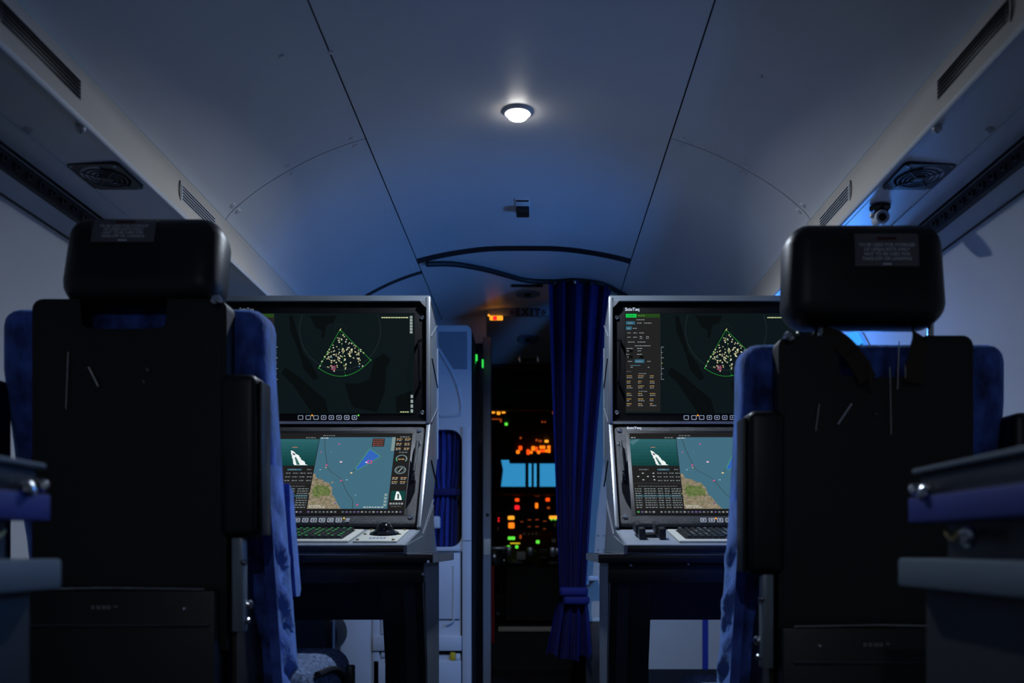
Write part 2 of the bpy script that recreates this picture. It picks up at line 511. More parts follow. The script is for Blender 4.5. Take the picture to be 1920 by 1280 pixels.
# ------------------------------------------------------------------ vents, fans, bolts, cctv on the cove and soffit
for s in (-1, 1):
    sd = 'on the trackball console side' if s < 0 else 'on the harness-strap chair side'
    for y0, y1, where in ((1.50, 1.765, 'long'), (2.265, 2.50, 'short')):
        x = s * 0.8275
        v = thing('air_vent', (x, (y0 + y1) / 2, 1.61), ('long dark louvred air slot in the cove strip ' if where == 'long' else 'small louvred air slot beside the ceiling joint, ') + sd, 'vent', 'louvred air slots in the cove strips')
        obj('frame', bx(x - s * 0.0012, x + s * 0.006, y0, y1, 1.612, 1.652, 0.001), 'black' if where == 'long' else 'soffit', v)
        obj('end_cap', tb([(x - s * 0.002, y0 - 0.012, 1.655), (x - s * 0.002, y0 - 0.016, 1.63), (x - s * 0.002, y0 - 0.012, 1.606)], 0.002, 6), 'black', v)
        for k in range(5):
            z = 1.617 + k * 0.0075
            obj('louvre', prism_y([(x - s * 0.0045, z - 0.001), (x - s * 0.0012, z + 0.0025), (x - s * 0.0012, z - 0.001)], y0 + 0.006, y1 - 0.006), 'tablegrey', v)
    # fan grille in the soffit
    c = Vector((s * 0.880, 1.98, 1.556))
    f = thing('fan_grille', c, 'square black cooling-fan grille of wire rings in the soffit ' + ('beside the small ceiling camera' if s > 0 else 'with no camera near it'), 'fan', 'soffit cooling fans')
    obj('housing', fill_holes([[Vector((c.x + a, c.y + b, c.z - 0.004)) for a, b in rrect(-0.055, 0.055, -0.068, 0.068, 0.012)],
                               [Vector((c.x + 0.050 * math.cos(t), c.y + 0.056 * math.sin(t), c.z - 0.004)) for t in [2 * math.pi * j / 28 for j in range(28)]]], (0, 0, 0.008)), 'black', f)
    obj('fan_back', bx(c.x - 0.052, c.x + 0.052, c.y - 0.062, c.y + 0.062, c.z + 0.0005, c.z + 0.003), 'backing', f)
    for r in (0.012, 0.022, 0.032, 0.042):
        bm = B()
        pts = [(c.x + r * math.cos(t), c.y + r * 1.12 * math.sin(t), c.z - 0.006) for t in [2 * math.pi * j / 24 for j in range(25)]]
        obj('wire_ring', tube(bm, pts, 0.0018, 6), 'tablegrey', f)
    for t in (0.8, 2.37, 3.93, 5.5):
        obj('wire_spoke', tb([c + Vector((0, 0, -0.008)), c + Vector((0.05 * math.cos(t), 0.056 * math.sin(t), -0.008))], 0.0016, 6), 'tablegrey', f)
    obj('hub', lt([(0.014, 0), (0.014, 0.006), (0.010, 0.009), (0, 0.009)], c + Vector((0, 0, -0.001)), (0, 0, -1), 18), 'black', f)
    for a in (-1, 1):
        for b in (-1, 1):
            obj('screw', lt([(0.004, 0), (0.003, 0.002), (0, 0.0025)], c + Vector((a * 0.046, b * 0.059, -0.004)), (0, 0, -1), 10), 'steel', f)
    for x in (0.822, 0.923):
        o = obj('soffit_bolt', lt([(0.009, 0), (0.009, 0.005), (0.006, 0.009), (0.003, 0.010), (0.003, 0.006), (0, 0.006)], (s * x, 1.755, 1.557), (0, 0, -1), 14), 'soffit')
        tag(o, 'round bolt head in the soffit ' + ('near its inner edge' if x < 0.9 else 'near the rail') + ', ' + sd, 'bolt', 'soffit bolt heads')
c = Vector((0.862, 2.155, 1.555))
t = thing('ceiling_camera', c, 'small pale swivel camera under the soffit behind the fan grille', 'camera')
obj('mount', lt([(0.024, 0), (0.024, 0.006), (0.017, 0.011), (0, 0.011)], c, (0, 0, -1), 18), 'black', t)
obj('bracket', prism_y([(c.x - 0.012, c.z - 0.01), (c.x + 0.018, c.z - 0.01), (c.x + 0.012, c.z - 0.03), (c.x - 0.006, c.z - 0.034)], c.y - 0.008, c.y + 0.008), 'tablegrey', t)
hd = obj('camera_head', lt([(0.010, -0.03), (0.0165, -0.022), (0.0165, 0.012), (0.0150, 0.016), (0.010, 0.016), (0.009, 0.010), (0, 0.010)], c + Vector((-0.002, -0.012, -0.032)), (-0.1, -1, -0.12), 22), 'soffit', t)
obj('lens', lt([(0.0085, 0), (0.006, 0.003), (0, 0.004)], c + Vector((-0.003, -0.0225, -0.0335)), (-0.1, -1, -0.12), 18), 'blackgloss', hd)
obj('knob', lt([(0.006, 0), (0.007, 0.005), (0.004, 0.008), (0, 0.008)], c + Vector((-0.018, -0.006, -0.024)), (-1, -0.3, 0), 12), 'soffit', t)

# ------------------------------------------------------------------ ceiling fittings
zc = ceil_z(0)
dl = thing('downlight', (0, 2.52, zc), 'small round lit ceiling lamp over the aisle', 'lamp')
obj('bezel', lt([(0.030, 0.004), (0.041, 0.001), (0.041, 0.004), (0.036, 0.010), (0.030, 0.010)], (0, 2.52, zc + 0.002), (0, 0, -1), 32), 'soffit', dl)
obj('lens', lt([(0.030, 0.003), (0.029, 0.015), (0.024, 0.021), (0.012, 0.0245), (0, 0.025)], (0, 2.52, zc + 0.002), (0, 0, -1), 28), 'lamp', dl)
p = at(980, 392, 3.22)
sn = thing('ceiling_sensor', (p.x, 3.22, ceil_z(p.x)), 'small black square sensor block on the ceiling ahead of the lamp', 'sensor')
z0 = ceil_z(p.x)
obj('frame', bx(p.x - 0.025, p.x + 0.025, 3.15, 3.28, z0 - 0.003, z0 + 0.004, 0.001), 'ceiling', sn)
obj('block', bx(p.x - 0.023, p.x + 0.023, 3.21, 3.26, z0 - 0.026, z0 - 0.002, 0.003), 'black', sn)
obj('slot', bx(p.x - 0.022, p.x + 0.022, 3.155, 3.165, z0 - 0.005, z0 - 0.002), 'seal', sn)
# curtain track snaking over the ceiling
TR = []
for px, py in ((800, 495), (850, 495), (905, 504), (950, 516), (990, 526), (1040, 528), (1085, 526), (1130, 533), (1160, 548), (1190, 566)):
    y = 4.0
    for _ in range(12):
        x = CAM.x + (px - CX) * y / FPX
        y = FPX * (ceil_z(x) - 0.010 - CAM.z) / (CY - py)
    TR.append((x, y, ceil_z(x) - 0.010))
TRS = spline(TR, 6)
tag(obj('curtain_track', tb(TRS, 0.011, 10), 'seal'), 'black curtain track snaking across the pale ceiling', 'curtain track')

# ------------------------------------------------------------------ vestibule header, exit sign, door surround
hdr = struct(obj('wall_header', prism_x([(4.60, 1.972), (5.22, 1.795), (5.22, 2.1), (4.60, 2.1)], -1.2, 1.2), 'ceiling'))
def hz(y): return 1.972 - (y - 4.60) * (0.177 / 0.62)
obj('seal', bx(-0.20, 0.35, 4.585, 4.602, 1.957, 1.976), 'seal', hdr)
ex = thing('exit_sign', at(972, 584, 4.58), 'unlit grey EXIT sign with dark red letters over the cockpit doorway', 'sign')
pc = at(972, 584, 4.575)
obj('panel', bx(at(914, 0, 4.58).x, at(1045, 0, 4.58).x, 4.575, 4.60, at(0, 592, 4.58).z, at(0, 575, 4.58).z, 0.002), 'greypanel2', ex)
text('lettering', 'E X I T', at(989.5, 585.5, 4.573), 0.046, 'redprint', ex, bold=0.0022, sx=0.92)
for px, sy in ((960, -1), (1019, 1)):
    cc = at(px, 585.5, 4.573)
    ring = [Vector((cc.x + 0.014 * math.cos(t), cc.y, cc.z + 0.014 * math.sin(t))) for t in [2 * math.pi * j / 4 for j in range(4)]]
    hole = [Vector((cc.x + 0.006 * math.cos(t), cc.y, cc.z + 0.006 * math.sin(t))) for t in [2 * math.pi * j / 4 for j in range(4)]]
    obj('arrow', fill_holes([ring, hole], (0, 0.001, 0)), 'redprint', ex)
wl_ = thing('warning_lamp', at(929, 597, 4.57), 'glowing amber warning lamp under the left end of the EXIT sign', 'lamp')
obj('lens', bx(at(918, 0, 4.57).x, at(943, 0, 4.57).x, 4.555, 4.58, at(0, 600, 4.57).z, at(0, 592.5, 4.57).z, 0.005, 3), 'amber', wl_)
cc = at(928, 596, 4.553)
obj('red_core', bx(cc.x - 0.010, cc.x + 0.010, 4.5535, 4.557, cc.z - 0.010, cc.z + 0.010, 0.003), 'redl', wl_)
cc = at(916.5, 591, 4.56)
obj('bulb', lt([(0.006, 0), (0.005, 0.006), (0, 0.008)], cc, (0, -1, 0), 12), 'amber', wl_)
# air outlets on ceiling and header
for (px, py, y, lab) in ((989, 553, 4.33, 'recessed round air outlet with black slot ahead of the EXIT sign'), (991, 621, 4.93, 'recessed round air outlet below the EXIT sign')):
    x = at(px, py, y).x
    z = (hz(y) if y > 4.6 else ceil_z(x))
    nrm = (0, -0.274, -1) if y > 4.6 else (0, 0, -1)
    o = thing('air_outlet', (x, y, z), lab, 'air outlet', 'round vestibule air outlets')
    obj('dish', lt([(0.060, 0.000), (0.060, 0.004), (0.054, 0.007), (0.044, 0.004), (0.02, 0.001), (0, 0.001)], (x, y, z), nrm, 28), 'greypanel2', o)
    obj('nozzle', lt([(0.017, 0.001), (0.016, 0.010), (0.009, 0.012), (0.008, 0.004), (0, 0.004)], (x, y, z), nrm, 18), 'tablegrey', o)
    if y < 4.6:
        obj('slot', bx(x - 0.072, x + 0.072, y - 0.16, y - 0.13, z - 0.006, z + 0.002, 0.001), 'seal', o)
hb = at(992, 659, 5.12)
t = thing('grab_handle', (hb.x, 5.12, hz(5.12)), 'small black grab handle with bright ends on the vestibule ceiling', 'handle')
obj('bar', tb([(hb.x - 0.05, 5.12, hz(5.12) - 0.018), (hb.x + 0.05, 5.12, hz(5.12) - 0.018)], 0.008), 'black', t)
for a in (-1, 1):
    obj('end_fitting', bx(hb.x + a * 0.052 - 0.009, hb.x + a * 0.052 + 0.009, 5.105, 5.13, hz(5.12) - 0.034, hz(5.12) + 0.004, 0.003), 'chrome', t)

# forward partition left of the doorway: an opening with a blue curtain, raised panels, lower locker fronts
YP = 4.30
def P2(px, py, y=YP):
    v = at(px, py, y); return (v.x, v.z)
xr = P2(884, 0)[0]
ztop = P2(0, 610)[1]
outer = [(-1.22, 0.0), (xr, 0.0)] + [(xr - 0.03 + 0.03 * math.cos(a), ztop - 0.03 + 0.03 * math.sin(a)) for a in [math.radians(15 * k) for k in range(7)]] + [(-1.0, ztop), (-1.22, 1.2)]
hole = rrect(P2(790, 0)[0], P2(866, 0)[0], P2(0, 1025)[1], P2(0, 805)[1], 0.055, 6)
wf = struct(obj('wall_forward_left', fill_holes([[Vector((a, YP, b)) for a, b in outer], [Vector((a, YP, b)) for a, b in hole]], (0, 0.10, 0)), 'greypanel'))
obj('side_return', bx(xr - 0.006, xr, YP + 0.005, 4.66, 0, ztop - 0.02), 'cockpitdark', wf)
# raised post strip along the partition edge
obj('edge_post', bx(P2(867, 0)[0], xr - 0.001, YP - 0.012, YP + 0.002, 0, P2(0, 800)[1] - 0.0, 0.003), 'greypanel', wf)
obj('post_joint', bx(P2(867, 0)[0], xr, YP - 0.0135, YP - 0.011, P2(0, 1014)[1], P2(0, 1013)[1]), 'tablegrey', wf)
pts = [P2(824, 622), P2(876, 622), P2(876, 692), P2(852, 692), P2(824, 648)]
obj('recessed_panel', prism_y(pts, YP - 0.004, YP + 0.01), 'greypanel2', wf)
crv = spline([(*P2(822, 655), 0), (*P2(843, 690), 0), (*P2(858, 725), 0), (*P2(865, 758), 0), (*P2(864, 774), 0), (*P2(855, 779), 0), (*P2(825, 780), 0)], 5)
obj('moulding', tb([(v.x, YP - 0.001, v.y) for v in crv], 0.007, 8), 'greypanel', wf)
obj('sill', bx(P2(790, 0)[0], P2(864, 0)[0], YP - 0.02, YP + 0.02, P2(0, 1033)[1], P2(0, 1025)[1], 0.004), 'greypanel', wf)
lp = [(P2(700, 0)[0], P2(863, 0)[0], 1160, 1036), (P2(700, 0)[0], P2(866, 0)[0], 1219, 1191), (P2(700, 0)[0], P2(865, 0)[0], 1300, 1237)]
for i, (x0, x1, y0, y1) in enumerate(lp):
    obj('locker_front', bx(x0, x1, YP - (0.022 if i == 1 else 0.012), YP, P2(0, y0)[1], P2(0, y1)[1], 0.004), 'greypanel', wf)
obj('locker_gap', bx(P2(864, 0)[0], P2(867, 0)[0], YP - 0.003, YP, 0, P2(0, 1033)[1]), 'seal', wf)
obj('locker_gap', bx(P2(700, 0)[0], P2(866, 0)[0], YP - 0.005, YP, P2(0, 1226)[1], P2(0, 1219)[1]), 'seal', wf)
obj('moulding', tb([(v.x, YP - 0.014, v.y) for v in spline([(*P2(851, 1060), 0), (*P2(851, 1150), 0), (*P2(849, 1164), 0), (*P2(838, 1170), 0)], 5)], 0.004, 8), 'greypanel', wf)
for x0, x1, py0, py1 in ((640, 696, 1300, 1100), (699, 712, 1300, 1100)):
    obj('lower_panel', bx(P2(x0, 0)[0], P2(x1, 0)[0], YP - 0.012, YP, 0.02, P2(0, py1)[1], 0.004), 'greypanel', wf)
for py0, py1 in ((1188, 1100), (1217, 1190), (1232, 1220), (1300, 1234)):
    obj('side_latch_panel', bx(P2(715, 0)[0], P2(726, 0)[0], YP - 0.010, YP, max(0.01, P2(0, py0)[1]), P2(0, py1)[1], 0.003), 'greypanel', wf)
tag(obj('caution_sticker', bx(P2(845, 0)[0], P2(854, 0)[0], YP - 0.014, YP - 0.0121, P2(0, 1237)[1], P2(0, 1222)[1] , 0.0005), 'yellow'), 'small yellow sticker on the grey locker front by the doorway', 'sticker')
tag(obj('white_sticker', bx(P2(855, 0)[0], P2(863, 0)[0], YP - 0.014, YP - 0.0121, P2(0, 1236)[1], P2(0, 1224)[1], 0.0005), 'white'), 'small white sticker beside the yellow one on the locker front', 'sticker')
lt_ = thing('partition_latch', (P2(820, 0)[0], YP - 0.03, P2(0, 980)[1]), 'pale grey latch block at the edge of the console beside the blue curtain', 'latch')
obj('block', bx(P2(809, 0)[0], P2(827, 0)[0], YP - 0.06, YP - 0.008, P2(0, 991)[1], P2(0, 968)[1], 0.008, 3), 'greypanel', lt_)
obj('base_plate', bx(P2(809, 0)[0], P2(824, 0)[0], YP - 0.012, YP + 0.03, P2(0, 988)[1], P2(0, 971)[1], 0.003), 'tablegrey', lt_)

def curtain_mesh(top, waist, bottom, nfold, seed, rows=40, cols=150):
    """pleated hanging cloth; top/waist/bottom: callables u -> Vector, waist has its own height"""
    rnd = random.Random(seed)
    ph = [rnd.uniform(0, 6.28) for _ in range(4)]
    bm = B()
    grid = []
    for j in range(rows + 1):
        v = j / rows
        row = []
        for i in range(cols + 1):
            u = i / cols
            p, amp = top(u, v)
            fold = math.sin(u * nfold * 2 * math.pi + ph[0] + 0.6 * math.sin(v * 5 + ph[1])) + 0.35 * math.sin(u * nfold * 4.6 * math.pi + ph[2] + v * 2)
            row.append(bm.verts.new(p + Vector((0.25 * amp * math.cos(u * nfold * 2 * math.pi + ph[3]), -amp * fold, 0))))
        grid.append(row)
    for a, b in zip(grid, grid[1:]):
        for i in range(cols):
            bm.faces.new((a[i], a[i + 1], b[i + 1], b[i]))
    return bm

def lerp(a, b, t): return a + (b - a) * t
# small blue curtain in the partition opening, gathered in the middle
def small_c(u, v):
    z = lerp(P2(0, 798)[1], P2(0, 1030)[1], v)
    g = max(0.0, 1 - abs(v - 0.53) / 0.22)
    g = g * g
    xa, xb = P2(796, 0)[0], lerp(P2(862, 0)[0], P2(856, 0)[0], v)
    c0 = P2(836, 0)[0]
    x = lerp(xa, xb, u)
    x = lerp(x, c0 + (x - c0) * 0.80, g)
    return Vector((x, YP + 0.055, z)), 0.014 * (1 - 0.6 * g)
cc_ = thing('small_curtain', (P2(840, 0)[0], YP + 0.055, P2(0, 1030)[1]), 'small blue curtain gathered by a dark band in the partition opening', 'curtain')
obj('cloth', curtain_mesh(small_c, None, None, 6, 3, 30, 90), 'curtain2', cc_, sharp=180)
obj('tie_band', bx(P2(800, 0)[0], P2(862, 0)[0], YP + 0.020, YP + 0.05, P2(0, 928)[1], P2(0, 915)[1], 0.005), 'curtain', cc_)
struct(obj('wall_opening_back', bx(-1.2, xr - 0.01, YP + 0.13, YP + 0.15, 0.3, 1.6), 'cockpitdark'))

# doorway: dark left jamb with green reflections set as glowing strips, metal post, beige wall on the right
jm = struct(obj('trim_5', bx(at(884, 0, 4.66).x, at(907, 0, 4.66).x, 4.60, 4.70, 0, 1.76), 'blackgloss'))
obj('jamb_edge', bx(at(884, 0, 4.6).x, at(890, 0, 4.6).x, 4.585, 4.61, 0, 1.74, 0.003), 'cockpitdark', jm)
pst = struct(obj('trim_6', bx(at(906, 0, 4.66).x, at(921, 0, 4.66).x, 4.63, 4.72, 0, at(0, 634, 4.66).z, 0.004), 'greypanel2'))
obj('strike_plate', bx(at(907, 0, 4.63).x, at(920, 0, 4.63).x, 4.626, 4.632, at(0, 1040, 4.63).z, at(0, 1010, 4.63).z, 0.001), 'keyframe', pst)
obj('keyhole', bx(at(911, 0, 4.63).x, at(917, 0, 4.63).x, 4.627, 4.632, at(0, 968, 4.63).z, at(0, 962, 4.63).z, 0.001), 'seal', pst)
gi = thing('green_glow', at(897, 675, 4.59), 'green reflections on the dark door jamb, put in as glowing strips', 'painted reflection')
for px, py, hw, hh in ((890.5, 678, 1.5, 3.5), (893.0, 670, 2.2, 6), (905, 681, 1.6, 8)):
    c0 = at(px, py, 4.585)
    k = 4.585 / FPX
    obj('glowing_strip', bx(c0.x - hw * k, c0.x + hw * k, 4.58, 4.60, c0.z - hh * k, c0.z + hh * k, 0.004), 'greend', gi)
hl = obj('red_strap', tb([at(924, 1060, 4.69), at(923.5, 1110, 4.69), at(924.5, 1160, 4.69), at(924, 1205, 4.69)], 0.010, 8), 'red')
tag(hl, 'dark red strap hanging just inside the cockpit doorway', 'strap')
wr = struct(obj('wall_forward_right', bx(at(1098, 0, 4.42).x, 1.22, 4.42, 4.52, 0.0, 1.95), 'beige'))
obj('kick_panel', bx(at(1098, 0, 4.42).x, 1.22, 4.40, 4.42, 0.0, 0.165), 'cockpitdark', wr)
obj('stripe', bx(at(1317, 0, 4.42).x, at(1327, 0, 4.42).x, 4.412, 4.42, 0.165, 1.2), 'armblue', wr)
for px, py in ((1122, 1003), (1133, 1003), (1121, 1030), (1132, 1030)):
    q = at(px, py, 4.42)
    screw_at(q.x, q.y, q.z, wr, 0, 0.0001, 0.005, 'steel')
fs = thing('folded_bracket', at(1104, 1083, 4.3), 'white bracket arm on the wall between curtain and table', 'bracket')
a0 = at(1102, 1088, 4.3)
obj('arm', bx(a0.x - 0.012, a0.x + 0.05, 4.28, 4.42, a0.z, a0.z + 0.022, 0.004), 'greypanel', fs)
obj('knee', bx(a0.x - 0.012, a0.x + 0.004, 4.28, 4.30, a0.z - 0.02, a0.z + 0.001, 0.003), 'greypanel', fs)
cb = thing('low_cabinet', at(1108, 1160, 4.2), 'cream-topped low box behind the curtain hem beside the table leg', 'box')
obj('body', bx(at(1098, 0, 4.3).x, 0.42, 4.28, 4.40, 0, at(0, 1165, 4.28).z, 0.004), 'bronze', cb)
obj('top', bx(at(1098, 0, 4.3).x - 0.004, 0.425, 4.275, 4.40, at(0, 1165, 4.28).z, at(0, 1158, 4.28).z, 0.003), 'keyframe', cb)

# tied-back navy curtain
def track_at(x):
    q = min(TRS, key=lambda p: abs(p.x - x))
    return q.y, q.z
def big_c(u, v):
    xt = lerp(at(1030, 0, 4.2).x, at(1143, 0, 4.2).x, u)
    ty, tz = track_at(xt)
    ztop_ = tz - 0.004; zt = at(0, 1115, 4.2).z; zb = at(0, 1228, 4.2).z
    if v < 0.80:
        k = v / 0.80
        z = lerp(ztop_, zt, k)
        xl = lerp(at(1030, 0, 4.2).x, at(1053, 0, 4.2).x, k ** 1.1)
        xR = lerp(at(1143, 0, 4.2).x, at(1100, 0, 4.2).x, k ** 0.8)
        amp = lerp(0.022, 0.026, k)
        yy = lerp(ty, 4.20, min(1, k * 1.5))
    else:
        k = (v - 0.80) / 0.20
        z = lerp(zt, zb, k) - (0.02 * math.sin(u * 3.1) * k) + 0.008 * k * math.sin(u * 19)
        xl = lerp(at(1053, 0, 4.2).x, at(1028, 0, 4.2).x, k ** 0.7)
        xR = lerp(at(1100, 0, 4.2).x, at(1113, 0, 4.2).x, k ** 0.7)
        amp = lerp(0.014, 0.040, k)
        yy = 4.20
    return Vector((lerp(xl, xR, u), yy, z)), amp
nc = thing('door_curtain', at(1075, 1230, 4.2), 'long navy curtain tied back at the cockpit doorway', 'curtain')
obj('cloth', curtain_mesh(big_c, None, None, 4.2, 11, 70, 180), 'curtain', nc, sharp=180)
for (pa, pb, py0, py1, yy) in ((1049, 1103, 1118, 1101, 4.155), (1056, 1106, 1134, 1117, 4.16)):
    obj('tieback', bx(at(pa, 0, yy).x, at(pb, 0, yy).x, yy, yy + 0.09, at(0, py0, yy).z, at(0, py1, yy).z, 0.014, 3), 'curtain', nc)
hk = [TRS[int(len(TRS) * f)] for f in (0.56, 0.64, 0.72, 0.80, 0.87, 0.93)]
for i, q in enumerate(hk):
    obj('hook', bx(q.x - 0.005, q.x + 0.005, q.y - 0.034, q.y - 0.024, q.z - 0.022, q.z - 0.008, 0.003), 'chrome' if i == 1 else 'tablegrey', nc)

# ------------------------------------------------------------------ cockpit
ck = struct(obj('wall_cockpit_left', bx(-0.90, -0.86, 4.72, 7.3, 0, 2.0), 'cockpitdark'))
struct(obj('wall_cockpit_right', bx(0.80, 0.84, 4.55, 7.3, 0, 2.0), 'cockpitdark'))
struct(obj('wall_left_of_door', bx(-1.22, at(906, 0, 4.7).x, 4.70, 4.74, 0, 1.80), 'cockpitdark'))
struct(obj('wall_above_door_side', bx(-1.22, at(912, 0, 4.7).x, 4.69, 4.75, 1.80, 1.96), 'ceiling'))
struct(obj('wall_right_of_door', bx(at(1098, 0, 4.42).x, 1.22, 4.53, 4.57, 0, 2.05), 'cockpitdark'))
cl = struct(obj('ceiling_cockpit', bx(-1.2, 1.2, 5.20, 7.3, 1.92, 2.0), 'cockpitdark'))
zb0, zb1 = at(0, 690, 5.24).z, at(0, 678, 5.24).z
obj('beam', bx(-1.0, 1.0, 5.21, 5.27, zb0, 1.93), 'cockpitdark', cl)
# grey overhead lining with dark recess, then dark beam
za, zb_ = at(0, 688, 5.40).z, at(0, 755, 5.75).z
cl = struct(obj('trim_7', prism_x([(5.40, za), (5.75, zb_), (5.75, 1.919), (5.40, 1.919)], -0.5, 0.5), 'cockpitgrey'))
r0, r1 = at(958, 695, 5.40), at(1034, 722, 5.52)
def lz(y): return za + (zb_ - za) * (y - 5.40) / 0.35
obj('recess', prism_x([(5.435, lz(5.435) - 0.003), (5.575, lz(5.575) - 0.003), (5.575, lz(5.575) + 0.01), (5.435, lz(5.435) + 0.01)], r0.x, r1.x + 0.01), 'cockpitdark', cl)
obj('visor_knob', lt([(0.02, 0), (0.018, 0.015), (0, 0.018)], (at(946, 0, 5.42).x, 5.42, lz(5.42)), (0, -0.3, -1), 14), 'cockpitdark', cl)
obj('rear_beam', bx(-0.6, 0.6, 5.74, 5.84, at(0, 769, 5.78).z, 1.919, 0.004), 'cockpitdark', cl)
# windscreen wall with posts
YW = 7.0
zs0, zs1 = at(0, 912, YW).z, at(0, 846, YW).z
wfz = struct(obj('wall_windscreen', bx(-0.9, 0.84, YW, YW + 0.05, 0, zs0), 'cockpitdark'))
obj('brow', bx(-0.9, 0.84, YW, YW + 0.05, zs1, 2.0), 'cockpitdark', wfz)
for a, b in ((985, 991), (996.5, 1001), (1006, 1012)):
    obj('centre_post', bx(at(a, 0, YW).x, at(b, 0, YW).x, YW - 0.01, YW + 0.04, zs0, zs1 + 0.02, 0.003), 'cockpitdark', wfz)
obj('side_post', prism_y([(at(920, 0, YW).x - 0.3, zs0), (at(939, 0, YW).x, zs0), (at(943, 0, YW).x, at(0, 880, YW).z), (at(935, 0, YW).x, zs1 + 0.02), (at(920, 0, YW).x - 0.3, zs1 + 0.02)], YW - 0.01, YW + 0.05), 'cockpitdark', wfz)
obj('side_post', bx(at(1056, 0, YW).x + 0.02, 0.84, YW - 0.01, YW + 0.05, zs0, zs1 + 0.02), 'cockpitdark', wfz)
wi = struct(obj('window_1', bx(at(936, 0, YW).x, at(988, 0, YW).x, YW + 0.02, YW + 0.028, zs0, zs1 + 0.01), 'glass'))
struct(obj('window_2', bx(at(1008, 0, YW).x, at(1060, 0, YW).x, YW + 0.02, YW + 0.028, zs0, zs1 + 0.01), 'glass'))

def lights(parent, y, lst, dy=0.0, cv=lambda x, yy: (900 + x / 3.767, 740 + yy / 3.767), yfun=None):
    for (x, yy, w_, h_, m_) in lst:
        px, py = cv(x, yy)
        Y = yfun(py) if yfun else y
        c0 = at(px, py, Y)
        k = Y / FPX
        hw, hh = w_ / 3.767 / 2 * k, h_ / 3.767 / 2 * k
        obj('indicator', bx(c0.x - hw, c0.x + hw, c0.y - 0.010, c0.y + 0.006, c0.z - hh, c0.z + hh, min(hw, hh) * 0.6, 3), m_, parent)

# overhead panel, sloping
oy0, oy1 = 5.85, 6.35
oz0, oz1 = at(0, 770, oy0).z, at(0, 862, oy1).z
ovh = thing('overhead_panel', (0, 6.1, 1.5), 'black sloping overhead panel with clusters of orange and red lights', 'instrument panel')
ovx0, ovx1 = at(920, 0, 6.1).x, at(1043, 0, 6.1).x
obj('body', prism_x([(oy0, oz0), (oy1, oz1), (oy1 + 0.1, oz1 + 0.02), (oy1 + 0.1, 1.70), (oy0, 1.70)], ovx0 - 0.15, ovx1 + 0.02), 'cockpitdark', ovh)
obj('lower_edge', bx(at(955, 0, 6.42).x, at(1046, 0, 6.42).x, 6.38, 6.46, at(0, 868, 6.42).z, at(0, 850, 6.42).z, 0.006), 'cockpitdark', ovh)
def oy(py):
    # depth on the sloping face for an image row
    best = min(((abs((CY - (oz0 + (oz1 - oz0) * t - CAM.z) * FPX / (oy0 + (oy1 - oy0) * t)) - py), t) for t in [i / 200 for i in range(-20, 240)]))
    return oy0 + (oy1 - oy0) * best[1] - 0.012
lights(ovh, 0, [(93, 122, 26, 18, 'amber'), (131, 128, 24, 26, 'amber'), (166, 122, 26, 18, 'amber'), (147, 182, 12, 24, 'dimor'), (110, 172, 60, 5, 'dimor'), (185, 207, 22, 20, 'green'), (287, 305, 14, 14, 'dimor'),
               (400, 320, 16, 16, 'dimor'), (425, 326, 24, 14, 'dimor'), (470, 328, 28, 18, 'amber'), (515, 120, 8, 32, 'dimor'), (440, 192, 12, 10, 'dimor'), (460, 192, 8, 10, 'dimor'),
               (285, 374, 26, 34, 'redor'), (268, 403, 24, 26, 'orange'), (340, 400, 22, 46, 'redor'), (376, 377, 26, 34, 'orange'), (400, 382, 16, 40, 'redor'), (362, 406, 18, 20, 'orange'), (414, 405, 20, 24, 'orange'),
               (430, 370, 20, 22, 'orange'), (450, 370, 22, 22, 'orange'), (486, 370, 22, 24, 'orange'), (432, 396, 18, 20, 'redor'), (450, 396, 16, 20, 'redor'), (468, 396, 16, 20, 'orange'), (488, 396, 18, 26, 'orange')], yfun=oy)
lights(ovh, 6.36, [(275, 433, 22, 18, 'redl'), (300, 433, 16, 18, 'redl'), (395, 433, 18, 18, 'redl'), (369, 447, 16, 14, 'dimor')])
# glareshield + main panel
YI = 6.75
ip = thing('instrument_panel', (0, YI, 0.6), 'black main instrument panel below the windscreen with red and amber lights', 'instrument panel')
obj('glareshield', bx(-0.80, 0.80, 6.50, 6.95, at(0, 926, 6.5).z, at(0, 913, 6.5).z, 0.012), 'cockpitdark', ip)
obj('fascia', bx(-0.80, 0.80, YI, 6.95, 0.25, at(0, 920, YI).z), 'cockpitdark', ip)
lights(ip, YI, [(262, 742, 30, 22, 'redor'), (262, 795, 34, 30, 'redl'), (478, 740, 30, 24, 'redor'), (400, 782, 20, 38, 'orange'), (483, 798, 20, 14, 'dimor'), (405, 713, 30, 5, 'dimor')])
lights(ip, YI, [(220, 868, 46, 26, 'amber'), (222, 922, 42, 40, 'orange'), (527, 865, 78, 22, 'amber'), (505, 880, 14, 10, 'green'), (530, 880, 14, 10, 'green'), (553, 880, 14, 10, 'green'),
                (132, 872, 10, 10, 'redl'), (132, 890, 10, 12, 'redl'), (530, 925, 18, 26, 'keyframe'), (127, 945, 12, 24, 'keyframe'), (240, 966, 16, 8, 'dimor')])
for x, yy, r in ((295, 900, 17), (349, 888, 19), (403, 886, 20), (457, 897, 19), (403, 935, 19), (348, 935, 17), (455, 950, 16)):
    c0 = at(900 + x / 3.767, 740 + yy / 3.767, YI)
    rr = r / 3.767 * YI / FPX
    gg = obj('gauge', lt([(rr, 0), (rr, 0.012), (rr * 0.8, 0.014), (rr * 0.78, 0.008), (0, 0.008)], c0, (0, -1, 0), 18), 'bronze', ip)
    obj('needle', bx(c0.x - rr * 0.6, c0.x + rr * 0.6, c0.y - 0.0125, c0.y - 0.010, c0.z + rr * 0.15, c0.z + rr * 0.35), 'dimor', gg)
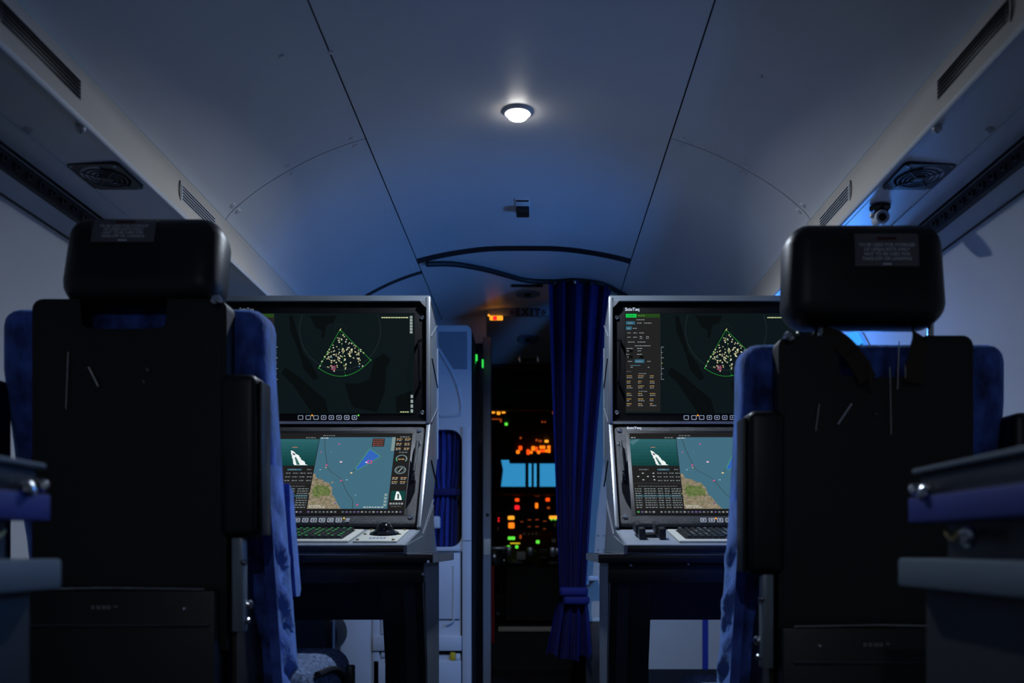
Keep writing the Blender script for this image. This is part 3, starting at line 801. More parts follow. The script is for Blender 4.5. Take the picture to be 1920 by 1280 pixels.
# pedestal with levers
YE = 6.15
pd = thing('centre_pedestal', (-0.05, YE, 0), 'cockpit pedestal with blue-lit metal levers and green lights', 'pedestal')
x0, x1 = at(924, 0, YE).x, at(1052, 0, YE).x
zt_, zl_ = at(0, 1020, YE).z, at(0, 1062, YE).z
obj('body', prism_x([(YE, 0.26), (YE, zl_), (YE + 0.06, zl_ + 0.03), (YE + 0.4, zt_ + 0.10), (YE + 0.5, zt_ + 0.10), (YE + 0.5, 0.26)], x0 + 0.09, x1), 'cockpitdark', pd)
obj('side_tray', bx(x0 - 0.05, x0 + 0.10, YE - 0.05, YE + 0.3, at(0, 1032, YE).z, at(0, 1024, YE).z, 0.01), 'lever', pd)
obj('handwheel', lt([(0.03, 0), (0.06, 0.006), (0.065, 0.02), (0.06, 0.034), (0.03, 0.04)], at(926, 1045, YE), (1, -0.3, 0.1), 20), 'lever', pd)
rnd = random.Random(5)
for (cx_, cy_, w_, h_, m_) in ((168, 1095, 18, 60, 'lever'), (205, 1105, 34, 70, 'lever'), (290, 1135, 66, 58, 'keyframe'), (355, 1105, 40, 60, 'lever'), (385, 1120, 12, 46, 'chrome'), (432, 1100, 12, 30, 'lever'), (450, 1100, 10, 30, 'lever'), (468, 1100, 10, 30, 'lever'),
                               (515, 1110, 46, 70, 'lever'), (545, 1105, 30, 50, 'lever'), (570, 1175, 18, 46, 'chrome'), (170, 1180, 18, 46, 'chrome'), (455, 1150, 60, 20, 'tablegrey'), (520, 1190, 90, 30, 'tablegrey'), (250, 1185, 120, 30, 'tablegrey')):
    c0 = at(900 + cx_ / 3.767, 740 + cy_ / 3.767, YE)
    k = YE / FPX / 3.767 / 2
    obj('lever', bx(c0.x - w_ * k, c0.x + w_ * k, YE - 0.03, YE + 0.06 + 0.03 * rnd.random(), c0.z - h_ * k, c0.z + h_ * k, 0.006, 2), m_, pd)
lights(pd, YE + 0.12, [(210, 1012, 26, 24, 'green'), (235, 1012, 26, 24, 'green'), (202, 1073, 22, 20, 'green'), (260, 1073, 22, 22, 'green'), (408, 1038, 26, 24, 'green'), (248, 1048, 70, 8, 'yellowl'),
                       (313, 980, 16, 16, 'keyframe'), (345, 982, 14, 14, 'keyframe'), (372, 982, 14, 14, 'keyframe'), (398, 980, 16, 16, 'keyframe'), (522, 1030, 34, 28, 'keyframe'), (286, 1002, 14, 28, 'dimor')])
# cockpit step
st = struct(obj('floor_cockpit', bx(-0.9, 0.84, 5.62, 7.0, 0.0, 0.245), 'cockpitdark'))
obj('nosing', bx(at(934, 0, 5.6).x, at(1040, 0, 5.6).x, 5.60, 5.66, at(0, 1184, 5.6).z, at(0, 1175, 5.6).z, 0.004), 'beige', st)
q = at(934, 1149, 5.68)
ds = thing('door_stop', (q.x, q.y, 0.245), 'small bright round knob low in the dark cockpit doorway', 'knob')
obj('stem', tb([(q.x, q.y + 0.01, 0.245), (q.x, q.y + 0.01, q.z)], 0.006, 8), 'black', ds)
obj('knob', lt([(0.016, 0), (0.016, 0.03), (0.010, 0.036), (0, 0.036)], q + Vector((0, 0.01, 0)), (0, -1, 0), 14), 'chrome', ds)

# bright pane seen above the harness seat
_wz = [p for p in WALLS if 1.19 < p[1] < 1.46]
wn3 = struct(obj('window_3', shell([(x - 0.006, z) for x, z in _wz], 2.815, 3.165, 0.004), 'wall'))
obj('pane', shell([(x - 0.008, z) for x, z in _wz[1:-1]], 2.84, 3.14, 0.002), 'pane', wn3)

# ------------------------------------------------------------------ screen pictures
class Pic:
    """flat coloured shapes on a screen: u to the right, v down, mapped to the display plane"""
    def __init__(s, fn):
        s.fn = fn; s.v = []; s.f = []; s.c = []
    def poly(s, pts, col, layer=1, noise=0.0):
        b = len(s.v)
        s.v += [s.fn(u, v, 0.0002 + 0.00016 * layer) for u, v in pts]
        s.f.append(list(range(b, b + len(pts))))
        s.c.append((*srgb(*col), 1 - noise))
    def rect(s, u0, v0, u1, v1, col, layer=1, noise=0.0):
        s.poly([(u0, v0), (u1, v0), (u1, v1), (u0, v1)], col, layer, noise)
    def line(s, pts, wd, col, layer=2):
        for (a, b), (c, d) in zip(pts, pts[1:]):
            L = math.hypot(c - a, d - b) or 1
            nx, ny = -(d - b) / L * wd / 2, (c - a) / L * wd / 2
            s.poly([(a + nx, b + ny), (c + nx, d + ny), (c - nx, d - ny), (a - nx, b - ny)], col, layer)
    def ring(s, cu, cv, r, wd, col, layer=2, a0=0, a1=360, n=48, ky=1):
        s.line([(cu + r * math.cos(math.radians(a0 + (a1 - a0) * i / n)), cv + ky * r * math.sin(math.radians(a0 + (a1 - a0) * i / n))) for i in range(n + 1)], wd, col, layer)
    def dot(s, cu, cv, r, col, layer=3, n=8):
        s.poly([(cu + r * math.cos(2 * math.pi * i / n), cv + r * math.sin(2 * math.pi * i / n)) for i in range(n)], col, layer)
    def words(s, u, v, total, h, col, layer=3, rnd=random, k=1.0):
        x = u
        while x < u + total - 1.0 * k:
            wd = min(rnd.uniform(2.0, 5.0) * k, u + total - x)
            s.rect(x, v, x + wd, v + h, col, layer)
            x += wd + 0.9 * k
    def build(s, name, parent):
        me = bpy.data.meshes.new(name)
        o_ = origin_of(parent)
        me.from_pydata([tuple(Vector(p) - o_) for p in s.v], [], s.f)
        ca = me.color_attributes.new('Col', 'FLOAT_COLOR', 'CORNER')
        i = 0
        for f, c in zip(s.f, s.c):
            for _ in f:
                ca.data[i].color = c
                i += 1
        me.materials.append(M['screen'])
        ob = bpy.data.objects.new(name, me)
        COL.objects.link(ob)
        ob.parent = parent
        return ob

def radar_picture(p):
    """325 x 187 units"""
    R = random.Random(21)
    cvt = lambda a, b: ((a / 4.57) + 45, b / 4.57 - 50)
    p.rect(0, 0, 325, 187, (11, 20, 23), 0)
    for land in ([(215, 250), (245, 250), (290, 420), (330, 560), (400, 650), (465, 780), (425, 800), (340, 705), (300, 560), (225, 380)],
                 [(180, 690), (300, 770), (400, 860), (520, 960), (555, 1080), (410, 1080), (330, 960), (250, 840), (150, 740)],
                 [(690, 820), (800, 830), (900, 790), (940, 620), (1020, 570), (1080, 620), (1040, 700), (1030, 900), (960, 1070), (760, 1030), (720, 940)],
                 [(390, 250), (620, 250), (590, 310), (530, 330), (510, 440), (490, 430), (495, 370), (440, 350)],
                 [(1120, 940), (1250, 890), (1300, 960), (1230, 1075), (1130, 1070)], [(1320, 860), (1340, 700), (1368, 690), (1368, 1000)]):
        p.poly([(min(325, max(0, cvt(*q)[0])), min(187, max(0, cvt(*q)[1]))) for q in land], (7, 11, 12), 1)
    cu, cv = cvt(648, 368)
    rb = 345 / 4.57
    p.ring(cu, cv, rb, 0.5, (44, 54, 58), 2, -22, 202, 60)
    p.ring(cu, cv, 10.5, 0.4, (28, 42, 40), 2)
    aL, aR = cvt(467, 695), cvt(910, 627)
    p.line([aL, (cu, cv), aR], 0.9, (38, 130, 48), 3)
    p.line([(cu, cv), cvt(690, 760)], 0.5, (22, 80, 34), 3)
    bez = []
    for i in range(21):
        t = i / 20
        c_ = cvt(745, 850) if False else cvt(690, 862)
        bez.append(((1 - t) ** 2 * aL[0] + 2 * t * (1 - t) * c_[0] + t * t * aR[0], (1 - t) ** 2 * aL[1] + 2 * t * (1 - t) * c_[1] + t * t * aR[1]))
    p.line(bez, 0.9, (38, 130, 48), 3)
    for q in (aL, aR, cvt(695, 758)):
        p.dot(q[0], q[1], 1.3, (40, 150, 60), 4)
    p.poly([(cu - 1, cv + 1.5), (cu + 2.2, cv - 3), (cu + 1, cv + 1.8)], (232, 226, 150), 4)
    n = 0
    while n < 125:
        a = R.uniform(math.radians(42), math.radians(120)); r = R.triangular(8, 82, 52)
        x, y = cu + r * math.cos(a), cv + r * math.sin(a)
        if y > cvt(0, 752)[1] or R.random() < 0.15:
            continue
        n += 1
        p.ring(x, y, R.uniform(0.6, 1.1), 0.75, R.choice([(214, 210, 160), (180, 178, 136), (224, 222, 190)]), 4, 0, 360, 6)
    for q in ((578, 605), (812, 682)):
        p.dot(*cvt(*q), 0.9, (90, 170, 230), 5)
    q = cvt(592, 694)
    p.rect(q[0] - 3, q[1] - 3, q[0] + 3, q[1] + 3, (90, 80, 90), 4)
    p.line([(q[0] - 3.4, q[1] - 3.6), (q[0] + 3.4, q[1] - 3.6), (q[0] + 3.4, q[1] + 3.6), (q[0] - 3.4, q[1] + 3.6), (q[0] - 3.4, q[1] - 3.6)], 0.8, (190, 50, 90), 5)
    # control column on the left edge
    e = lambda a, b: ((a - 345) / 4.57, (b - 228) / 4.57)
    p.rect(0, 0.5, 64.5, 184, (32, 31, 31), 3)
    p.rect(0, 1, 20, 8, (20, 180, 72), 4); p.rect(20, 1, 63.5, 8, (33, 64, 22), 4)
    p.words(5, 3.8, 10, 1.4, (8, 110, 40), 5, R); p.words(23, 3.8, 14, 1.3, (90, 130, 70), 5, R)
    T, G, A = (44, 92, 114), (130, 138, 142), (176, 140, 78)
    p.rect(0.3, 15, 17, 21, T, 4); p.rect(0.3, 24.5, 11, 31, T, 4); p.rect(16.5, 86, 34.5, 92.5, T, 4)
    for (x, y, l) in ((20, 11.5, 16), (4, 17.5, 9), (21, 17.6, 10), (34, 17.6, 14), (3, 27.5, 6), (13, 27.5, 8), (3, 36, 6), (14, 36, 7), (25, 36, 9), (3, 44, 6), (14, 44, 7), (26, 43, 5), (38, 43, 5), (26, 46, 5), (38, 46, 5),
                      (4, 53, 14), (22, 53, 16), (17, 60, 30), (1, 65, 12), (21, 65, 10), (2, 69.5, 4), (22, 69.5, 6), (1, 76, 5), (21, 76, 9), (3, 81, 4), (4, 89, 8), (19, 89, 12), (40, 89, 6), (9, 100, 4), (41, 100, 3)):
        p.words(x, y, l, 1.3, G, 5, R)
    p.line([(8, 97.3), (27, 97.3)], 0.7, (90, 130, 150), 4)
    for x, y in ((6, 68), (6, 79), (26, 79)):
        p.rect(x, y, x + 7, y + 5, (8, 8, 8), 4)
    p.words(2, 108, 8, 1.0, (90, 90, 90), 5, R); p.words(24, 112, 16, 1.0, G, 5, R); p.words(24, 145, 16, 1.0, G, 5, R)
    for y in (116, 126, 135, 149, 159, 168):
        for x in (2, 23, 45):
            p.words(x, y, R.uniform(6, 11), 1.3, A, 5, R)
            p.words(x, y + 3.4, R.uniform(4, 13), 1.3, G, 5, R)
    # ruler, corner text, icons
    p.line([(66, 63), (66, 123)], 0.6, (120, 125, 125), 4)
    for i in range(7):
        y = 63 + i * 10
        p.line([(66, y), (69 if i % 2 else 71, y)], 0.7, (185, 180, 90) if i == 3 else (150, 155, 155), 4)
    p.words(264, 7, 50, 2, (190, 200, 150), 4, R)
    for i in range(6):
        p.rect(317, 5 + i * 5.6, 322, 9.6 + i * 5.6, (138, 150, 148), 4)
    for i in range(4):
        p.rect(318.5, 152 + i * 9, 323, 158 + i * 9, (138, 150, 148), 4)
    p.words(299, 183, 16, 1.8, (190, 200, 150), 4, R)

def map_picture(p, ud, ur):
    """unit square, v down; ud, ur: left and right edge of the chart"""
    R = random.Random(33)
    r2 = lambda u0, v0, u1, v1, c, l=1, n=0.0: p.rect(u0, v0, u1, v1, c, l, n)
    r2(0, 0, 1, 1, (29, 28, 28), 0)
    # camera picture with boat and wake
    va, vb = 0.075, 0.415
    n = 8
    for i in range(n):
        t = i / n
        r2(0.0, va + (vb - va) * t, ud - 0.004, va + (vb - va) * (t + 1 / n), (int(40 - 30 * t), int(92 - 36 * t), int(98 - 44 * t)), 1, 0.05)
    p.poly([(0, va + 0.03), (ud * 0.05, va + 0.08), (ud * 0.22, va + 0.005), (ud * 0.16, va)], (70, 110, 120), 2)
    bx_, by = ud * (0.52 if ud > 0.35 else 0.42), va + 0.15
    k = ud * 0.92
    wl2, wr2 = [], []
    for i in range(15):
        t = i / 14
        y_ = lerp(by, vb - 0.006, t)
        jt = 0 if i < 3 else 0.012 * k
        wl2.append((bx_ + k * (0.00 + 0.12 * t) - R.uniform(-1, 1) * jt, y_))
        wr2.append((bx_ + k * (0.025 + 0.34 * t ** 0.85) + R.uniform(-1, 1) * jt * 1.6, y_))
    for i in range(14):
        p.poly([wl2[i], wr2[i], wr2[i + 1], wl2[i + 1]], (226, 232, 232), 2, 0.08)
    p.poly([(bx_ + 0.10 * k, by + 0.085), (bx_ + 0.13 * k, by + 0.085), (bx_ + 0.235 * k, vb - 0.01), (bx_ + 0.17 * k, vb - 0.01)], (50, 96, 92), 3)
    p.poly([(bx_ + 0.04 * k, by + 0.03), (bx_ + 0.09 * k, by + 0.04), (bx_ + 0.11 * k, by + 0.06), (bx_ + 0.06 * k, by + 0.055)], (60, 60, 64), 3)
    r2(bx_ + 0.02 * k, by - 0.045, bx_ + 0.12 * k, by - 0.038, (190, 120, 90), 3)
    # controls under it
    K = 0.0042
    def row(u, v, l, c=(112, 122, 126), h=0.011):
        x = u
        while x < u + l:
            wd = min(R.uniform(0.008, 0.02), u + l - x)
            r2(x, v, x + wd, v + h, c, 5)
            x += wd + 0.005
    r2(ud * 0.53, 0.455, ud * 0.78, 0.475, (48, 96, 116), 2)
    row(ud * 0.15, 0.46, 0.06); row(ud * 0.58, 0.459, 0.04); row(ud * 0.88, 0.46, 0.03)
    for i in range(3):
        for j in range(4):
            row(ud * (0.52 + 0.125 * j), 0.505 + 0.045 * i, ud * 0.09)
    for a, b in ((0.22, 0.51), (0.12, 0.55), (0.32, 0.55), (0.22, 0.59), (0.44, 0.51), (0.44, 0.55), (0.45, 0.59)):
        p.dot(ud * a, b, 0.007, (175, 182, 186), 3, 6)
    r2(0, 0.628, ud - 0.006, 0.634, (52, 52, 52), 2)
    row(ud * 0.1, 0.665, ud * 0.8, (90, 98, 102), 0.008)
    for i in range(9):
        v = 0.695 + i * 0.0275
        if i == 3:
            r2(0.012, v - 0.006, ud - 0.012, v + 0.017, (38, 74, 86), 2)
        for a, l in ((0.03, 0.13), (0.22, 0.24), (0.50, 0.1), (0.64, 0.1), (0.78, 0.19)):
            row(ud * a, v, ud * l, (118, 128, 130), 0.010)
    # chart
    v0, v1 = 0.052, 0.935
    r2(ud, v0, ur, v1, (62, 102, 120), 1)
    W = ur - ud
    Q = lambda a, b: (ud + W * a, v0 + (v1 - v0) * b)
    land = [Q(0, .52), Q(.03, .53), Q(.05, .59), Q(.12, .60), Q(.17, .64), Q(.22, .65), Q(.27, .72), Q(.28, .80), Q(.33, .86), Q(.36, .92), Q(.42, 1.0), Q(0, 1.0)]
    p.poly(land, (128, 118, 98), 2, 0.40)
    for _ in range(26):
        a, b = R.uniform(0.0, .27), R.uniform(.64, .93)
        p.dot(*Q(a, b), R.uniform(.006, .016), R.choice([(104, 108, 72), (140, 128, 106), (112, 112, 84)]), 2.4, 7)
    p.poly([Q(.02, .74), Q(.06, .68), Q(.13, .69), Q(.21, .70), Q(.26, .76), Q(.25, .83), Q(.18, .82), Q(.12, .84), Q(.05, .83)], (94, 108, 62), 3, 0.42)
    p.line([Q(a, b) for a, b in ((.06, 0), (.08, .10), (.10, .2), (.14, .34), (.18, .46), (.24, .51), (.33, .57), (.38, .62), (.42, .70), (.48, .80), (.55, .88), (.57, 1.0))], 0.0042, (50, 66, 70), 3)
    ap, b1, b2, b0 = Q(.50, .50), Q(.68, .17), Q(.83, .28), Q(.53, .455)
    b00 = Q(.56, .475)
    p.poly([b0, b1, b2, b00], (48, 94, 176), 3)
    p.line([b0, b1, b2, b00, b0], 0.0045, (70, 150, 90), 4)
    p.line([ap, b0], 0.003, (40, 50, 50), 4)
    p.dot(*Q(.485, .515), 0.008, (226, 206, 150), 4, 7)
    p.dot(*Q(.66, .365), 0.009, (200, 205, 215), 5, 7)
    q = Q(.70, .36)
    p.line([(q[0] - .012, q[1] - .018), (q[0] + .012, q[1] - .018), (q[0] + .012, q[1] + .018), (q[0] - .012, q[1] + .018), (q[0] - .012, q[1] - .018)], 0.006, (214, 60, 120), 5)
    for a, b, c_, r_ in ((.27, .10, (200, 80, 150), .007), (.05, .22, (190, 90, 150), .006), (.15, .405, (214, 70, 150), .008), (.33, .36, (236, 190, 210), .009), (.37, .62, (214, 70, 130), .008), (.62, .95, (214, 70, 130), .008), (.15, .44, (200, 160, 90), .006),
                         (.44, .61, (120, 170, 190), .007), (.08, .47, (110, 160, 180), .007), (.18, .22, (95, 130, 150), .005), (.58, .82, (100, 150, 180), .006), (.34, .93, (90, 60, 170), .006)):
        p.dot(*Q(a, b), r_, c_, 4, 7)
    a, b = Q(.70, .02), Q(.86, .14)
    r2(a[0], a[1], b[0], b[1], (44, 38, 38), 4)
    for i in range(4):
        row(a[0] + 0.006, a[1] + 0.012 + i * 0.024, (b[0] - a[0]) * 0.85, (150, 78, 66), 0.010)
    a, b = Q(.955, .0), Q(1.0, .2)
    r2(a[0], a[1], b[0], b[1], (120, 140, 140), 3)
    for i in range(4):
        a = Q(.945, .80 + i * 0.045)
        r2(a[0], a[1], a[0] + 0.018, a[1] + 0.026, (130, 150, 150), 3)
    row(Q(.02, .97)[0], Q(0, .955)[1], 0.08, (190, 195, 190), 0.008)
    row(Q(.02, .97)[0], Q(0, .975)[1], 0.10, (190, 195, 190), 0.008)
    row(Q(.70, .97)[0], Q(0, .975)[1], 0.13, (190, 195, 190), 0.010)
    row(ud + 0.02, 0.028, 0.08, (110, 118, 120), 0.010); row(ud + 0.01, v0 + 0.008, 0.05, (200, 205, 205), 0.010)
    row(0.01, 0.055, 0.03, (190, 190, 190), 0.008); row(ud * 0.75, 0.055, ud * 0.18, (120, 128, 128), 0.010)
    # instrument column on the right
    A = (176, 140, 96); G = (135, 142, 145)
    wR = 1 - ur
    row(ur + 0.03, 0.045, wR * 0.6, G, 0.010)
    for v in (0.07, 0.13, 0.19, 0.56, 0.61):
        row(ur + wR * 0.08, v, wR * 0.34, A, 0.012); row(ur + wR * 0.08, v + 0.020, wR * 0.30, G, 0.010)
        row(ur + wR * 0.58, v, wR * 0.34, A, 0.012); row(ur + wR * 0.58, v + 0.020, wR * 0.30, G, 0.010)
    row(ur + wR * 0.3, 0.245, wR * 0.5, G, 0.008)
    p.ring(ur + wR * .5, 0.33, wR * 0.31, 0.008, (116, 138, 142), 3, 140, 400, 24, 1.35)
    row(ur + wR * 0.3, 0.33, wR * 0.38, A, 0.012)
    p.ring(ur + wR * .5, 0.33, wR * 0.31, 0.009, (60, 140, 90), 4, 140, 190, 8, 1.35)
    p.ring(ur + wR * .5, 0.47, wR * 0.31, 0.006, (116, 138, 142), 3, 0, 360, 24, 1.35)
    for i in range(12):
        t = i * math.pi / 6
        p.dot(ur + wR * (.5 + 0.23 * math.cos(t)), 0.47 + wR * 0.31 * math.sin(t), 0.004, (130, 150, 150), 3, 5)
    p.line([(ur + wR * .4, 0.495), (ur + wR * .6, 0.445)], 0.006, (170, 180, 180), 4)
    r2(ur + wR * 0.12, 0.725, ur + wR * 0.95, 0.835, (14, 62, 58), 2)
    p.poly([(ur + wR * .42, .73), (ur + wR * .56, .735), (ur + wR * .72, .79), (ur + wR * .78, .832), (ur + wR * .36, .832), (ur + wR * .38, .78)], (224, 230, 230), 3)
    p.poly([(ur + wR * .48, .76), (ur + wR * .60, .765), (ur + wR * .62, .82), (ur + wR * .52, .82)], (60, 84, 84), 4)
    row(ur + wR * .1, .865, wR * .8, G, 0.022); row(ur + wR * .2, .905, wR * .6, (90, 96, 98), 0.008)
    # bottom icon row
    r2(0, 0.945, 1, 1, (24, 24, 25), 2)
    for i in range(40):
        u = 0.02 + i * 0.0245
        c_ = (80, 180, 90) if i == 0 else R.choice([(120, 132, 136), (96, 110, 118), (150, 158, 160), (110, 96, 150)])
        if R.random() < 0.12:
            continue
        p.ring(u, 0.972, 0.006, 0.005, c_, 3, 0, 360, R.choice([3, 4, 6]), 1.35)

# ------------------------------------------------------------------ consoles
BL, BT = Vector((2.565, 0.815)), Vector((2.785, 1.125))       # (Y, Z) of the slanted display's bottom and top edge
SL = (BT - BL)
SLn = Vector((-SL.y, SL.x)).normalized()                        # towards the operator
def slant(x, t, d):
    q = BL + SL * t + SLn * d
    return Vector((x, q.x, q.y))
def deck_z(y): return 0.757 + (y - 2.27) * (0.045 / 0.30)

def slant_plate(x0, x1, t0, t1, d0, d1, r=0.0):
    bm = bx(x0, x1, 0, 1, t0, t1)
    L = SL.length
    bm2 = bx(x0, x1, -d1, -d0, t0 * L, t1 * L, r)
    bm.free()
    for v in bm2.verts:
        v.co = slant(v.co.x, v.co.z / L, -v.co.y)
    return bm2

for s in (-1, 1):
    left = s < 0
    nm = 'with a trackball at its inner end' if left else 'with two black clamps at its inner end'
    XI, XO = 0.272, 0.905
    table = thing('console_table', (s * 0.6, 2.5, 0), 'dark work table carrying the console ' + nm, 'table', 'operator tables')
    obj('table_top', bx(s * 0.208, s * 1.10, 2.285, 2.86, 0.7125, 0.7345, 0.002), 'table', table)
    obj('top_edge', tb([(s * 0.208, 2.2835, 0.7345), (s * 1.1, 2.2835, 0.7345)], 0.0022, 6), 'silver', table)
    if True:
        obj('end_plate', bx(s * 0.2065, s * 0.2085, 2.287, 2.858, 0.7135, 0.7335), 'console', table)
    obj('front_rail', bx(s * 0.235, s * 1.08, 2.33, 2.36, 0.660, 0.7125, 0.003), 'table', table)
    prof = [(2.36, 0.7125), (2.76, 0.7125), (2.76, 0.0), (2.43, 0.0), (2.43, 0.44), (2.405, 0.52), (2.365, 0.66)]
    obj('pedestal_leg', prism_x(prof, s * 0.243, s * 0.350), 'table', table)
    obj('leg_cover', prism_x([(2.40, 0.70), (2.74, 0.70), (2.74, 0.02), (2.47, 0.02), (2.45, 0.45), (2.42, 0.56)], s * 0.2405, s * 0.243), 'console', table)
    obj('leg_strip', prism_x([(2.352, 0.705), (2.362, 0.705), (2.432, 0.42), (2.432, 0.30), (2.424, 0.30), (2.424, 0.42)], s * 0.262, s * 0.292), 'tablegrey', table)
    obj('pedestal_leg', prism_x(prof, s * 0.93, s * 1.08), 'table', table)
    obj('modesty_panel', prism_y([(s * 0.350, 0.7125), (s * 0.93, 0.7125), (s * 0.93, 0.535), (s * 0.395, 0.535), (s * 0.350, 0.512)], 2.74, 2.76), 'table', table)
    for px, py, m_ in (((643, 1061, 'tablegrey'), (758, 1062, 'redprint'), (804, 1052, 'chrome'), (790, 1076, 'steel')) if left else ((1185, 1058, 'chrome'), (1294, 1056, 'chrome'))):
        q = at(px, py, 2.30)
        screw_at(q.x, 2.329 if q.z > 0.66 and q.z < 0.7125 else 2.284, q.z, table, 0, 0.0001, 0.004, m_, 'bolt')
    con = thing('operator_console', (s * 0.59, 2.6, 0.7345), 'grey metal operator console ' + nm, 'console', 'operator consoles')
    # side panel profile (Y, Z)
    side = [(2.80, 1.514), (2.96, 1.467), (2.98, 1.40), (2.98, 1.04), (2.86, 0.90), (2.86, 0.83), (2.96, 0.736), (2.27, 0.736), (2.27, 0.757), (2.585, 0.805), (2.795, 1.130)]
    for xa, xb in ((XI, XI + 0.006), (XO - 0.006, XO)):
        sp = obj('side_panel', prism_x(side, s * xa, s * xb), 'console', con)
        if xa == XI:
            x = s * XI
            for (ya, za), (yb, zb2), m_ in (((2.965, 1.470), (2.80, 1.397), 'silver'), ((2.82, 1.336), (2.975, 1.272), 'seal'), ((2.975, 1.202), (2.80, 1.134), 'silver'),
                                           ((2.86, 0.90), (2.60, 0.79), 'silver'), ((2.80, 1.02), (2.97, 0.95), 'seal'), ((2.27, 0.737), (2.955, 0.737), 'silver'), ((2.98, 1.40), (2.98, 1.04), 'silver')):
                obj('panel_seam', tb([(x - s * 0.001, ya, za), (x - s * 0.001, yb, zb2)], 0.0022, 6), m_, sp)
            obj('gusset_plate', prism_x([(2.272, 0.739), (2.94, 0.739), (2.86, 0.83), (2.86, 0.885), (2.60, 0.785), (2.272, 0.757)], x - s * 0.0025, x), 'console', sp)
    obj('top_panel', prism_x([(2.775, 1.500), (2.775, 1.516), (2.80, 1.516), (2.962, 1.469), (2.955, 1.462), (2.80, 1.500)], s * XI, s * XO), 'console', con)
    for xa, xb in ((XI - 0.001, XI + 0.011), (XO - 0.011, XO + 0.001)):
        obj('upright_edge', bx(s * xa, s * xb, 2.772, 2.80, 1.128, 1.512, 0.002), 'silver', con)
        bm = slant_plate(min(s * xa, s * xb), max(s * xa, s * xb), -0.03, 1.01, -0.015, 0.008, 0.002)
        obj('slanted_edge', bm, 'silver', con)
    cn = XI + 0.012
    obj('corner_gusset', prism_y([(s * cn, 1.499), (s * (cn + 0.018), 1.499), (s * (cn + 0.012), 1.491), (s * (cn + 0.006), 1.485), (s * cn, 1.480)], 2.772, 2.780), 'silver', con)
    obj('back_panel', prism_x([(2.955, 1.46), (2.965, 1.46), (2.965, 1.04), (2.85, 0.90), (2.85, 0.74), (2.84, 0.74), (2.84, 0.905), (2.955, 1.045)], s * (XI + 0.006), s * (XO - 0.006)), 'black', con)
    obj('cross_strip', bx(s * (XI + 0.011), s * (XO - 0.011), 2.775, 2.80, 1.1265, 1.1345), 'silver', con)
    obj('deck', prism_x([(2.270, deck_z(2.27)), (2.57, deck_z(2.57)), (2.57, deck_z(2.57) - 0.012), (2.275, deck_z(2.27) - 0.004)], s * (XI + 0.006), s * (XO - 0.006)), 'deck', con)
    obj('front_lip', bx(s * (XI + 0.006), s * (XO - 0.006), 2.271, 2.29, 0.7375, 0.7545, 0.001), 'table', con)
    obj('lip_edge', tb([(s * (XI + 0.006), 2.270, 0.7565), (s * (XO - 0.006), 2.270, 0.7565)], 0.002, 6), 'silver', con)
    # ---------------- upper display
    ux0 = -0.852 if left else 0.3235
    up = thing('upper_display', (s * 0.59, 2.80, 1.14), 'upright radar-fan display on the console ' + nm, 'monitor', 'upright radar displays')
    obj('bezel', bx(s * (XI + 0.012), s * (XO - 0.012), 2.786, 2.84, 1.136, 1.499, 0.006, 3), 'bezel', up)
    scn = obj('screen', bx(ux0 - 0.002, ux0 + 0.533, 2.7848, 2.79, 1.1595, 1.466), 'bezel', up)
    k = 0.531 / 325
    pic = Pic(lambda u, v, d, x0=ux0: (x0 + u * k, 2.7846 - d, 1.4645 - v * k))
    radar_picture(pic)
    pic.build('screen_image', scn)
    text('maker_name', 'ScioTeq', (ux0 + 0.020, 2.7852, 1.4765), 0.0135, 'white', up, bold=0.0002)
    bz = 1.1475
    for i in range(8):
        xb_ = ux0 + (113 + i * 14.35) * k
        ring = [Vector((xb_ + a, 2.7850, bz + b)) for a, b in rrect(-0.0078, 0.0078, -0.0066, 0.0066, 0.002, 2)]
        hole = [Vector((xb_ + a, 2.7850, bz + b)) for a, b in rrect(-0.0062, 0.0062, -0.0050, 0.0050, 0.0015, 2)]
        bt = obj('button', fill_holes([ring, hole], (0, 0.0012, 0)), 'placardtext', up)
        if i > 2:
            obj('button_icon', bx(xb_ - 0.002, xb_ + 0.002, 2.7850, 2.7862, bz - 0.0016, bz + 0.002), 'placardtext', bt)
    for px_, m_ in ((134.5, 'amber'), (221, 'green')):
        obj('led', lt([(0.0026, 0), (0.002, 0.002), (0, 0.0026)], (ux0 + px_ * k, 2.786, bz + 0.0065), (0, -1, 0), 10), m_, up)
    xs = s * (XI + 0.030)
    for z in (1.452, 1.163):
        obj('screw', lt([(0.0062, 0), (0.0062, 0.003), (0.004, 0.005), (0, 0.0052)], (s * (XI + 0.024), 2.786, z), (0, -1, 0), 14), 'chrome', up)
    hn = obj('handle', tb(spline([(xs, 2.786, 1.385), (xs, 2.762, 1.378), (xs, 2.758, 1.32), (xs, 2.762, 1.256), (xs, 2.786, 1.249)], 5), 0.0045, 8), 'blackgloss', up)
    for z in (1.387, 1.248):
        obj('handle_screw', lt([(0.0045, 0), (0.004, 0.003), (0, 0.004)], (xs, 2.785, z), (0, -1, 0), 12), 'chrome', hn)
    # ---------------- lower slanted display
    lo = thing('lower_display', (s * 0.59, 2.6, 0.80), 'slanted sea-chart display on the console ' + nm, 'monitor', 'slanted chart displays')
    obj('bezel', slant_plate(min(s * (XI + 0.014), s * (XO - 0.014)), max(s * (XI + 0.014), s * (XO - 0.014)), 0.0, 0.985, -0.03, 0.004, 0.012), 'crinkle', lo)
    lx0, lx1 = (-0.765, -0.322) if left else (0.331, 0.776)
    t0, t1 = 0.085, 0.895
    obj('screen_surround', slant_plate(lx0 - 0.010, lx1 + 0.010, 0.075, 0.925, 0.003, 0.0048, 0.001), 'black', lo)
    scn = obj('screen', slant_plate(lx0, lx1, t0, t1, 0.004, 0.0054), 'blackgloss', lo)
